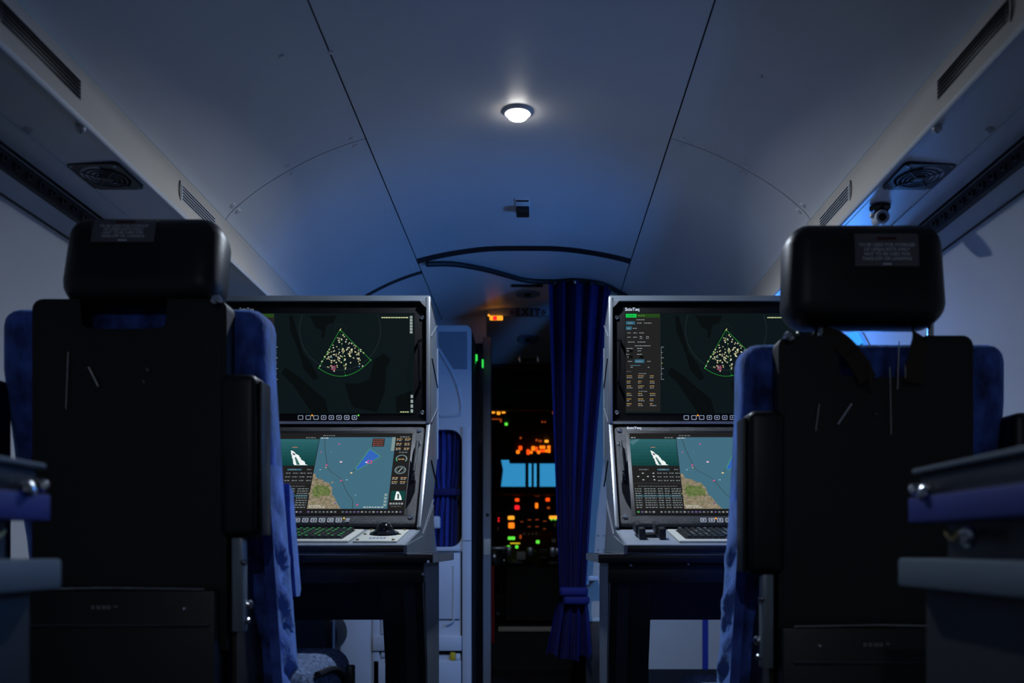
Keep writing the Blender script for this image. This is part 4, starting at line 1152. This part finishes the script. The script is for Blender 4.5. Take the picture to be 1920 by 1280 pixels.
    pic = Pic(lambda u, v, d: tuple(slant(lx0 + (lx1 - lx0) * u, t1 + (t0 - t1) * v, 0.0055 + d)))
    map_picture(pic, 0.375 if left else 0.315, 0.889)
    pic.build('screen_image', scn)
    rs = (math.atan2(SL.y, SL.x), 0, 0)
    if not left:
        o = text('maker_name', 'ScioTeq', slant(lx0 + 0.016, 0.955, 0.0046), 0.0135, 'white', lo, rot=rs, bold=0.0002)
    bxs = [lx0 + 0.19 + i * 0.0235 for i in range(8)] if not left else [lx1 - 0.182 - i * 0.0235 for i in range(8)]
    for xb_ in bxs:
        bm = B()
        L = SL.length
        fill_holes([[slant(xb_ + a, 0.035 + b / L, 0.0047) for a, b in rrect(-0.0082, 0.0082, -0.0072, 0.0072, 0.002, 2)],
                    [slant(xb_ + a, 0.035 + b / L, 0.0047) for a, b in rrect(-0.0062, 0.0062, -0.0052, 0.0052, 0.0015, 2)]], slant(0, 0, -0.0012) - slant(0, 0, 0), bm)
        bt = obj('button', bm, 'white', lo)
        obj('button_icon', slant_plate(xb_ - 0.003, xb_ + 0.003, 0.030, 0.041, 0.0036, 0.0047), 'white', bt)
    for xb_, m_ in (((bxs[5] - 0.012, 'amber'), (bxs[0] + 0.014, 'yellowl')) if left else ((bxs[1] + 0.012, 'amber'),)):
        obj('led', lt([(0.0028, 0), (0.002, 0.002), (0, 0.003)], slant(xb_, 0.052, 0.004), (0, SLn.x, SLn.y), 10), m_, lo)
    if left:
        for i in range(3):
            obj('small_print', slant_plate(bxs[0] + 0.019, bxs[0] + 0.030, 0.047 - i * 0.012, 0.051 - i * 0.012, 0.0036, 0.0047), 'placardtext', lo)
    for t_ in (0.925, 0.065):
        obj('screw', lt([(0.0075, 0), (0.0075, 0.003), (0.005, 0.0055), (0, 0.006)], slant(s * (XI + 0.030), t_, 0.004), (0, SLn.x, SLn.y), 14), 'chrome', lo)
    xs = s * (XI + 0.036)
    rec = obj('handle_recess', prism(B(), [slant(xs + s * a, b, 0.0052) for a, b in ((-0.010, 0.30), (0.0, 0.20), (0.012, 0.13), (0.013, 0.62), (0.004, 0.56), (-0.010, 0.40))], slant(0, 0, -0.003) - slant(0, 0, 0)), 'blackgloss', lo)
    hp = [slant(xs - s * 0.008, 0.78, 0.006), slant(xs - s * 0.006, 0.76, 0.022), slant(xs - s * 0.006, 0.60, 0.026), slant(xs - s * 0.004, 0.44, 0.022), slant(xs - s * 0.003, 0.42, 0.006)]
    hn = obj('handle', tb(spline(hp, 5), 0.0048, 8), 'crinkle', lo)
    for q in (hp[0], hp[-1]):
        obj('handle_screw', lt([(0.0055, 0), (0.005, 0.003), (0, 0.004)], q, (0, SLn.x, SLn.y), 12), 'chrome', hn)
    # ---------------- keyboard
    kx0, kx1 = (-0.805, -0.423) if left else (0.412, 0.795)
    kb = thing('keyboard', ((kx0 + kx1) / 2, 2.41, deck_z(2.41)), 'cream-framed keyboard with ' + ('green-lit keys beside the trackball' if left else 'dark unlit keys beside the two clamps'), 'keyboard', 'console keyboards')
    def deckslab(x0, x1, y0, y1, h0, h1, r=0.0):
        bm = bx(x0, x1, y0, y1, h0, h1, r)
        for v in bm.verts:
            v.co.z += deck_z(v.co.y)
        return bm
    obj('frame', deckslab(kx0, kx1, 2.305, 2.525, 0.0, 0.007, 0.003), 'keyframe', kb)
    obj('key_well', deckslab(kx0 + 0.020, kx1 - 0.020, 2.330, 2.505, 0.0065, 0.0075), 'black', kb)
    nk = 20
    pitch = (kx1 - kx0 - 0.046) / nk
    kr = random.Random(4 + s)
    def keycap(w_):
        bm = bx(-w_ / 2, w_ / 2, -0.0125, 0.0125, 0.0, 0.0075)
        for v in bm.verts:
            if v.co.z > 0.004:
                v.co.x *= 0.72; v.co.y *= 0.72
            v.co.z += v.co.y * (0.045 / 0.30)
        return bm
    base = None; bl = None
    for r in range(6):
        for i in range(nk):
            if r == 0 and 5 < i < 11:
                if i != 8:
                    continue
                ob = obj('space_bar', keycap(pitch * 4.6), 'key', kb, local=True)
                y = 2.345
                ob.location = Vector((kx0 + 0.023 + pitch * (i + 0.5), y, deck_z(y) + 0.0075)) - kb.location
                continue
            if base is None:
                ob = base = obj('key', keycap(pitch * 0.86), 'key', kb, local=True)
            else:
                ob = base.copy(); COL.objects.link(ob); ob.parent = kb
            y = 2.345 + r * 0.029
            ob.location = Vector((kx0 + 0.023 + pitch * (i + 0.5), y, deck_z(y) + 0.0075)) - kb.location
            if kr.random() < (0.75 if left else 0.35):
                if bl is None:
                    bm = bx(-pitch * 0.16, pitch * 0.12, -0.0035, 0.0025, 0.0072, 0.0079)
                    for v in bm.verts:
                        v.co.z += v.co.y * (0.045 / 0.30)
                    lg = bl = obj('legend', bm, 'keygreen' if left else 'keywhite', ob, local=True)
                else:
                    lg = bl.copy(); COL.objects.link(lg); lg.parent = ob
    if left:
        tbp = thing('trackball', (-0.356, 2.41, deck_z(2.41)), 'black trackball on a cream screwed plate beside the green-lit keyboard', 'trackball')
        obj('plate', deckslab(-0.412, -0.300, 2.305, 2.525, 0.0, 0.006, 0.002), 'keyframe', tbp)
        q = Vector((-0.352, 2.43, deck_z(2.43) + 0.006))
        obj('skirt', lt([(0.040, 0), (0.038, 0.004), (0.030, 0.008), (0.024, 0.012), (0, 0.012)], q, (0, -0.15, 1), 28), 'blackgloss', tbp)
        obj('ball', lt([(0.023 * math.cos(a), 0.009 + 0.023 * math.sin(a)) for a in [math.radians(10 * i) for i in range(9)]] + [(0, 0.032)], q, (0, -0.15, 1), 28), 'blackgloss', tbp)
        for a in (-0.402, -0.311):
            for b in (2.318, 2.42, 2.512):
                obj('screw', lt([(0.0045, 0), (0.004, 0.003), (0, 0.004)], (a, b, deck_z(b) + 0.0058), (0, -0.15, 1), 12), 'brass', tbp)
        for i in range(5):
            obj('plate_print', deckslab(-0.378 + i * 0.009, -0.372 + i * 0.009, 2.345, 2.362, 0.0058, 0.0063), 'armblue', tbp)
    else:
        for i, x in enumerate((0.325, 0.378)):
            cp = thing('deck_clamp', (x, 2.42, deck_z(2.42)), 'black clamp block on the console deck, ' + ('next to the keyboard' if i else 'next to the side panel'), 'clamp', 'pair of deck clamps')
            obj('block', deckslab(x - 0.007, x + 0.009, 2.36, 2.40, 0.0, 0.030, 0.003), 'black', cp)
            obj('jaw', deckslab(x - 0.012, x + 0.004, 2.40, 2.48, 0.008, 0.036, 0.004), 'black', cp)
            obj('screw', lt([(0.005, 0), (0.004, 0.003), (0, 0.004)], (x - 0.004, 2.43, deck_z(2.43) + 0.0355), (0, 0, 1), 10), 'steel', cp)
        o = obj('clamp_bar', deckslab(0.332, 0.368, 2.40, 2.44, 0.0, 0.010, 0.002), 'black')
        tag(o, 'flat black bar on the deck between the two clamps', 'bar')

# lower cabinet edge and dark rounded object behind the left table; black block added for the shade
dk = thing('dark_drum', at(628, 1280, 3.9), 'black drum and an added shade block behind the table of the trackball console', 'drum')
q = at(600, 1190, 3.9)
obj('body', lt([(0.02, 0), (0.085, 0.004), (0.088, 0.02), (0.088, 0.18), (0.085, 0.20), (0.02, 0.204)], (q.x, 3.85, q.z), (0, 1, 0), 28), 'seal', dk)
obj('case', bx(q.x - 0.12, q.x + 0.055, 3.852, 4.05, 0, 0.60, 0.004), 'seal', dk)  # added black block standing in for the shade under the table
o = obj('conduit', tb([at(626, 1150, 3.84), at(625.5, 1300, 3.84)], 0.005, 8), 'silver'); tag(o, 'thin pale vertical conduit behind the table with the trackball console', 'conduit')

# ------------------------------------------------------------------ operator seats
def seat(s, X, top, hr0, hr1, tilt, notch, label):
    """s: direction of the aisle (+1 or -1); top: shell top height; local coordinates"""
    Y0 = 1.70
    root = thing('operator_chair', (X, Y0, 0), label, 'chair', 'operator chairs')
    J = lambda n, bm, m, p=root, **k: obj(n, bm, m, p, local=True, **k)
    hx = 0.192
    hl, hr_ = (0.170, hx) if s > 0 else (hx, 0.170)
    # rear shell with a notch in the top edge
    ol = [(-hl, 0.56), (hr_, 0.56)] + [(hr_ - 0.02 + 0.02 * math.cos(a), top - 0.02 + 0.02 * math.sin(a)) for a in [math.radians(18 * i) for i in range(6)]]
    nw = 0.082
    ol += [(nw, top), (nw - 0.004, top - notch + 0.008)] + [(nw * math.cos(math.radians(180 * i / 8)) * 0.93, top - notch - 0.006 * math.sin(math.radians(180 * i / 8))) for i in range(9)] + [(-nw + 0.004, top - notch + 0.008), (-nw, top)]
    ol += [(-hl + 0.02 - 0.02 * math.sin(a), top - 0.02 + 0.02 * math.cos(a)) for a in [math.radians(18 * i) for i in range(6)]]
    J('back_shell', prism_y(ol, 0.0, 0.045), 'shell')
    # upholstered cushion: rounded, leaning forward towards its foot
    bm = bx(-s * 0.264, s * 0.247, 0.045, 0.16, 0.46, top, 0.035, 4)
    bmesh.ops.subdivide_edges(bm, edges=[e for e in bm.edges if e.calc_length() > 0.2], cuts=24, use_grid_fill=True)
    rr = random.Random(9 + s)
    for v in bm.verts:
        d = max(0.0, (top - 0.12 - v.co.z) / 0.7)
        v.co.y += 0.17 * d + 0.006 * d * math.sin(v.co.z * 60) * (0.4 if abs(v.co.x) > 0.2 else 0.15)
        if abs(v.co.x) > 0.2:
            v.co.x += math.copysign(0.0012 * math.sin(v.co.z * 55 + v.co.y * 30) * min(1, d * 1.4), v.co.x)
    J('back_cushion', bm, 'velvet', sharp=80)
    # side cover hanging along the aisle side
    fl = [(0.115, top - 0.10), (0.165, top - 0.36), (0.24, top - 0.62), (0.29, 0.52), (0.22, 0.50), (0.16, 0.62), (0.12, top - 0.40)]
    bm = B()
    n = 26
    ga = []
    for i in range(n + 1):
        t = i / n
        z = lerp(top - 0.30, 0.44, t)
        ya = lerp(0.075, 0.185, t)
        yb = lerp(0.175, 0.315, t)
        row = []
        for j in range(9):
            q = j / 8
            row.append(bm.verts.new((s * (0.246 + (0.007 * math.sin(z * 58 + q * 5.0) + 0.004 * math.sin(z * 131 + q * 7.0 + 1.3)) * math.sin(math.pi * min(1, q * 1.02)) * min(1, t * 2.2) + 0.006 * math.sin(q * math.pi)), lerp(ya, yb, q), z)))
        ga.append(row)
    for a, b in zip(ga, ga[1:]):
        for j in range(8):
            bm.faces.new((a[j], a[j + 1], b[j + 1], b[j]))
    r_ = bmesh.ops.extrude_face_region(bm, geom=list(bm.faces))
    bmesh.ops.translate(bm, vec=(-s * 0.02, 0, 0), verts=[e for e in r_['geom'] if isinstance(e, bmesh.types.BMVert)])
    J('side_cover', bm, 'fabric', sharp=60)
    if s > 0:
        J('side_flap', prism_x([(0.215, 0.885), (0.245, 0.87), (0.31, 0.66), (0.30, 0.645), (0.27, 0.645), (0.225, 0.80)], s * 0.235, s * 0.250), 'fabric')
    # seat cushion towards the console
    dz = top - 1.213
    bm = bx(-0.29, 0.29, 0.22, 0.68, 0.36 + dz, 0.495 + dz, 0.05, 5)
    J('seat_cushion', bm, 'tweed')
    J('seat_trim', tb(spline([(s * 0.293, 0.28, 0.475 + dz), (s * 0.293, 0.45, 0.465 + dz), (s * 0.293, 0.54, 0.43 + dz), (s * 0.293, 0.56, 0.37 + dz)], 5), 0.008, 8), 'leather')
    J('seat_bracket', bx(s * 0.29, s * 0.308, 0.58, 0.62, 0.40 + dz, 0.455 + dz, 0.004), 'tablegrey')
    J('seat_base', bx(-0.24, 0.24, 0.16, 0.62, 0.10, 0.36 + dz, 0.01), 'black')
    J('floor_plinth', bx(-0.20, 0.20, 0.10, 0.60, 0.0, 0.10, 0.006), 'black')
    # headrest with placard
    hc = -0.0
    hw = 0.150
    bm = bx(-hw, hw, 0.0, 0.105, 0, hr1 - hr0, 0.042, 5)
    R_ = Matrix.Rotation(tilt, 4, 'X')
    for v in bm.verts:
        zz = v.co.z / (hr1 - hr0)
        if s < 0:
            v.co.x *= 0.93 + 0.09 * (1 - abs(zz - 0.35))
        else:
            v.co.x *= 0.955 + 0.05 * (1 - abs(zz - 0.45))
        v.co = R_ @ v.co
        v.co += Vector((hc + s * 0.025, -0.02, hr0))
    hd = J('headrest', bm, 'leather', sharp=70)
    pm = Matrix.Translation((hc + s * 0.025, -0.02, hr0)) @ R_
    h = hr1 - hr0
    if s > 0:
        pz0, pz1, pxo = h - 0.068, h - 0.016, -0.030
    else:
        pz0, pz1, pxo = h - 0.092, h - 0.030, 0.030
    rb = 0.042
    def surf(z):
        """rear surface of the rounded headrest at local height z, and its lean"""
        e = max(0.0, z - (h - rb))
        y_ = rb - math.sqrt(max(1e-9, rb * rb - e * e))
        return y_, math.asin(min(0.95, e / rb))
    bm = B()
    rows = []
    for i in range(9):
        z_ = lerp(pz0, pz1, i / 8)
        y_, _ = surf(z_)
        rows.append([bm.verts.new(pm @ Vector((pxo + a, y_ + b, z_))) for a, b in ((-0.059, -0.0012), (0.059, -0.0012), (0.059, 0.004), (-0.059, 0.004))])
    for a, b in zip(rows, rows[1:]):
        for q in range(4):
            bm.faces.new((a[q], a[(q + 1) % 4], b[(q + 1) % 4], b[q]))
    bm.faces.new(rows[0]); bm.faces.new(rows[-1][::-1])
    pl = J('placard', bm, 'placard', hd)
    sz = 0.0084 if s < 0 else 0.0074
    for i, body in enumerate(('TO BE USED FOR STORAGE', 'OF LIFEJACKETS ONLY', 'NOT TO BE USED FOR', 'TAKE-OFF OR LANDING')):
        zz = lerp(pz1, pz0, 0.36 + 0.14 * i)
        yy, ln_ = surf(zz)
        tx = text('lettering', body, (0, 0, 0), sz, 'placardtext', None, bold=0.0001)
        tx.parent = pl
        tx.location = pm @ Vector((pxo, yy - 0.0020, zz))
        tx.rotation_euler = (math.pi / 2 + tilt - ln_, 0, 0)
    for zf, wd, m_, hh in ((0.16, 0.018, 'redprint', 0.0026), (0.94, 0.008, 'placardtext', 0.0014)):
        zz = lerp(pz1, pz0, zf)
        yy, ln_ = surf(zz)
        bm = bx(pxo - wd, pxo + wd, yy - 0.0022, yy - 0.0008, zz - hh, zz + hh)
        for v in bm.verts:
            v.co = pm @ v.co
        J('placard_line', bm, m_, pl)
    for a in (-0.104, 0.104):
        J('headrest_post', tb([(a, 0.03, top - 0.10), (a, 0.03, hr0 + 0.03)], 0.006, 10), 'chrome')
    # folded-up armrests
    for k in (s, -s):
        zt = top - 0.14
        bm = bx(k * 0.182, k * 0.250, -0.012, 0.065, zt - 0.305, zt, 0.016, 4)
        if k == -s:
            bm.free()
            bm = bx(k * 0.252, k * 0.345, 0.008, 0.085, zt - 0.58, zt, 0.016, 4)
        ar = J('armrest', bm, 'leather')
        if k == s:
            J('armrest_edge', bx(k * 0.2505, k * 0.258, 0.0, 0.055, zt - 0.30, zt - 0.012, 0.003), 'leather', ar)
            J('hinge', lt([(0.010, 0), (0.010, 0.01), (0.006, 0.014), (0, 0.014)], (k * 0.175, -0.002, top - 0.006), (0, -1, 0.3), 12), 'chrome')
    # lower box with two bright lips
    z1, z2 = top - 0.540, top - 0.604
    J('lower_box', bx(-hx, hx - 0.012, -0.03, 0.05, 0.12, z1, 0.006), 'shell')
    J('lip', tb([(-hx + 0.02, -0.030, z1 + 0.001), (-0.02, -0.031, z1 + 0.004), (hx - 0.03, -0.030, z1 + 0.001)], 0.0028, 8), 'steel')
    J('lip', bx(-hx + 0.02, hx - 0.022, -0.034, -0.029, z2 - 0.003, z2 + 0.003, 0.001), 'tablegrey')
    zl = (z1 + z2) / 2
    for i, wd in enumerate((0.006, 0.007, 0.008, 0.007)):
        J('maker_mark', bx(-0.045 + i * 0.0095, -0.045 + i * 0.0095 + wd, -0.0312, -0.0302, zl - 0.003, zl + 0.004), 'placard')
    J('maker_mark', bx(-0.004, 0.003, -0.0312, -0.0302, zl + 0.000, zl + 0.004), 'placard')
    J('bolt', lt([(0.004, 0), (0.003, 0.002), (0, 0.003)], (s * 0.125, -0.030, zl - 0.002), (0, -1, 0), 10), 'chrome')
    # side bracket and bolts on the aisle side
    J('side_plate', prism_x([(0.02, 0.40), (0.15, 0.40), (0.20, 0.52), (0.10, 0.66), (0.02, top - 0.45)], s * 0.196, s * 0.204), 'bronze')
    J('frame_bar', bx(s * 0.200, s * 0.222, 0.0, 0.03, top - 0.62, top - 0.43, 0.004), 'console')
    for yy, zz, r0_ in ((0.0, top - 0.49, 0.006), (0.03, top - 0.57, 0.009), (0.02, top - 0.60, 0.006)):
        J('bolt', lt([(r0_, 0), (r0_, 0.006), (r0_ * 0.6, 0.009), (0, 0.009)], (s * 0.222, yy, zz), (s * 0.8, -0.6, 0), 12), 'chrome')
    # lumbar levers and seams on the rear of the shell
    for (xa, za, xb, zb2, r0_, m_) in (((-0.062, 0.128, -0.045, 0.164, 0.0022, 'steel'), (-0.100, 0.10, -0.105, 0.205, 0.0010, 'steel'), (0.045, 0.130, 0.048, 0.135, 0.0025, 'steel'), (0.038, 0.153, 0.041, 0.157, 0.0025, 'steel')) if s > 0 else
                                       ((-0.058, 0.128, -0.083, 0.166, 0.0024, 'chrome'), (-0.118, 0.128, -0.124, 0.178, 0.0012, 'steel'), (0.013, 0.06, 0.016, 0.185, 0.0010, 'steel'), (0.03, 0.012, 0.028, 0.10, 0.0010, 'steel'), (-0.015, 0.145, -0.012, 0.148, 0.0025, 'steel'))):
        J('lever' if r0_ > 0.002 else 'seam_pin', tb([(xa, -0.006, top - za), (xb, -0.004, top - zb2)], r0_, 8), m_)
    J('seam', tb([(s * (hx - 0.012), -0.001, top - 0.02), (s * (hx - 0.012), -0.001, top - 0.50)], 0.0012, 6), 'tablegrey')
    if s < 0:
        # brown harness webbing through the notch
        def ribbon(pts, wdt):
            bm = B()
            rows = []
            P_ = spline(pts, 6)
            for i, q in enumerate(P_):
                t = (P_[min(i + 1, len(P_) - 1)] - P_[max(i - 1, 0)]).normalized()
                u = t.cross(Vector((0, 1, 0))).normalized()
                rows.append([bm.verts.new(q + u * a + Vector((0, b, 0))) for a, b in ((-wdt, -0.002), (wdt, -0.002), (wdt, 0.002), (-wdt, 0.002))])
            for a, b in zip(rows, rows[1:]):
                for j in range(4):
                    bm.faces.new((a[j], a[(j + 1) % 4], b[(j + 1) % 4], b[j]))
            bm.faces.new(rows[0]); bm.faces.new(rows[-1][::-1])
            return bm
        h1 = J('harness_strap', ribbon([(-0.115, 0.04, top + 0.012), (-0.085, 0.005, top - 0.005), (-0.055, -0.008, top - 0.04), (-0.030, -0.01, top - 0.085)], 0.017), 'strap')
        J('stitching', tb([(-0.078, -0.012, top - 0.045), (-0.040, -0.014, top - 0.018)], 0.0012, 6), 'bronze', h1)
        J('harness_end', ribbon([(-0.030, -0.01, top - 0.05), (-0.026, -0.012, top - 0.075), (-0.024, -0.012, top - 0.105)], 0.004), 'strap')
        J('harness_strap', ribbon([(0.085, 0.04, top + 0.012), (0.072, 0.0, top - 0.01), (0.060, -0.010, top - 0.045), (0.055, -0.01, top - 0.09)], 0.016), 'strap')
        J('harness_end', ribbon([(0.042, -0.012, top - 0.05), (0.042, -0.013, top - 0.085)], 0.003), 'strap')
    return root

seat(1, -0.715, 1.213, 1.215, 1.392, math.radians(-14), 0.050, 'black-backed chair with blue upholstery, headrest resting right on the backrest')
seat(-1, 0.695, 1.145, 1.168, 1.362, math.radians(-4), 0.072, 'black-backed blue chair with brown harness straps and raised headrest')

# ------------------------------------------------------------------ armrest units of the row behind, either side of the aisle
for s, y1, lab in ((-1, 1.12, 'behind the chair whose headrest rests on the backrest'), (1, 1.20, 'behind the chair with brown harness straps')):
    X = s * 0.535
    u = thing('side_armrest', (X + s * 0.08, 0.6, 0), 'padded side armrest ' + lab, 'armrest', 'side armrest units')
    ya = 0.15
    obj('lower_rail', bx(X - s * 0.008, X + s * 0.16, ya, y1, 0.700, 0.737, 0.004), 'armgrey', u)
    obj('inner_panel', bx(X + s * 0.045, X + s * 0.15, ya, y1 - 0.03, 0.737, 0.785), 'black', u)
    obj('blue_trim', bx(X + s * 0.004, X + s * 0.15, ya, y1 - 0.005, 0.783, 0.815, 0.002), 'armblue', u)
    obj('pad', bx(X + s * 0.014, X + s * 0.15, ya, y1 - 0.015, 0.815, 0.846, 0.006), 'leather', u)
    obj('top_edge', bx(X + s * 0.008, X + s * 0.152, ya, y1 - 0.005, 0.846, 0.853, 0.003), 'armgrey', u)
    obj('corner_fitting', lt([(0.008, 0), (0.008, 0.01), (0.004, 0.016), (0, 0.016)], (X + s * 0.012, y1 - 0.01, 0.826), (-s * 0.6, -0.8, 0), 12), 'chrome', u)
    obj('corner_fitting', lt([(0.010, 0), (0.010, 0.006), (0.004, 0.010), (0, 0.010)], (X + s * 0.006, y1 - 0.055, 0.818), (-s, -0.3, 0.2), 12), 'chrome', u)
    bkl = obj('latch', tb(spline([(X + s * 0.03, y1 - 0.06, 0.770), (X + s * 0.03, y1 - 0.075, 0.762), (X + s * 0.03, y1 - 0.095, 0.772), (X + s * 0.03, y1 - 0.115, 0.764)], 5), 0.004, 8), 'brass', u)
    obj('latch_knob', lt([(0.010, 0), (0.013, 0.006), (0.010, 0.012), (0.005, 0.013), (0.005, 0.007), (0, 0.007)], (X + s * 0.03, y1 - 0.125, 0.763), (-s, -0.6, 0), 16), 'chrome', u)
    obj('side_skirt', bx(X + s * 0.02, X + s * 0.15, ya, y1 - 0.02, 0.05, 0.700, 0.004), 'shell', u)
    obj('post', bx(X + s * 0.05, X + s * 0.12, 0.30, 0.40, 0.0, 0.05, 0.005), 'black', u)
    obj('post', bx(X + s * 0.05, X + s * 0.12, y1 - 0.30, y1 - 0.20, 0.0, 0.05, 0.005), 'black', u)
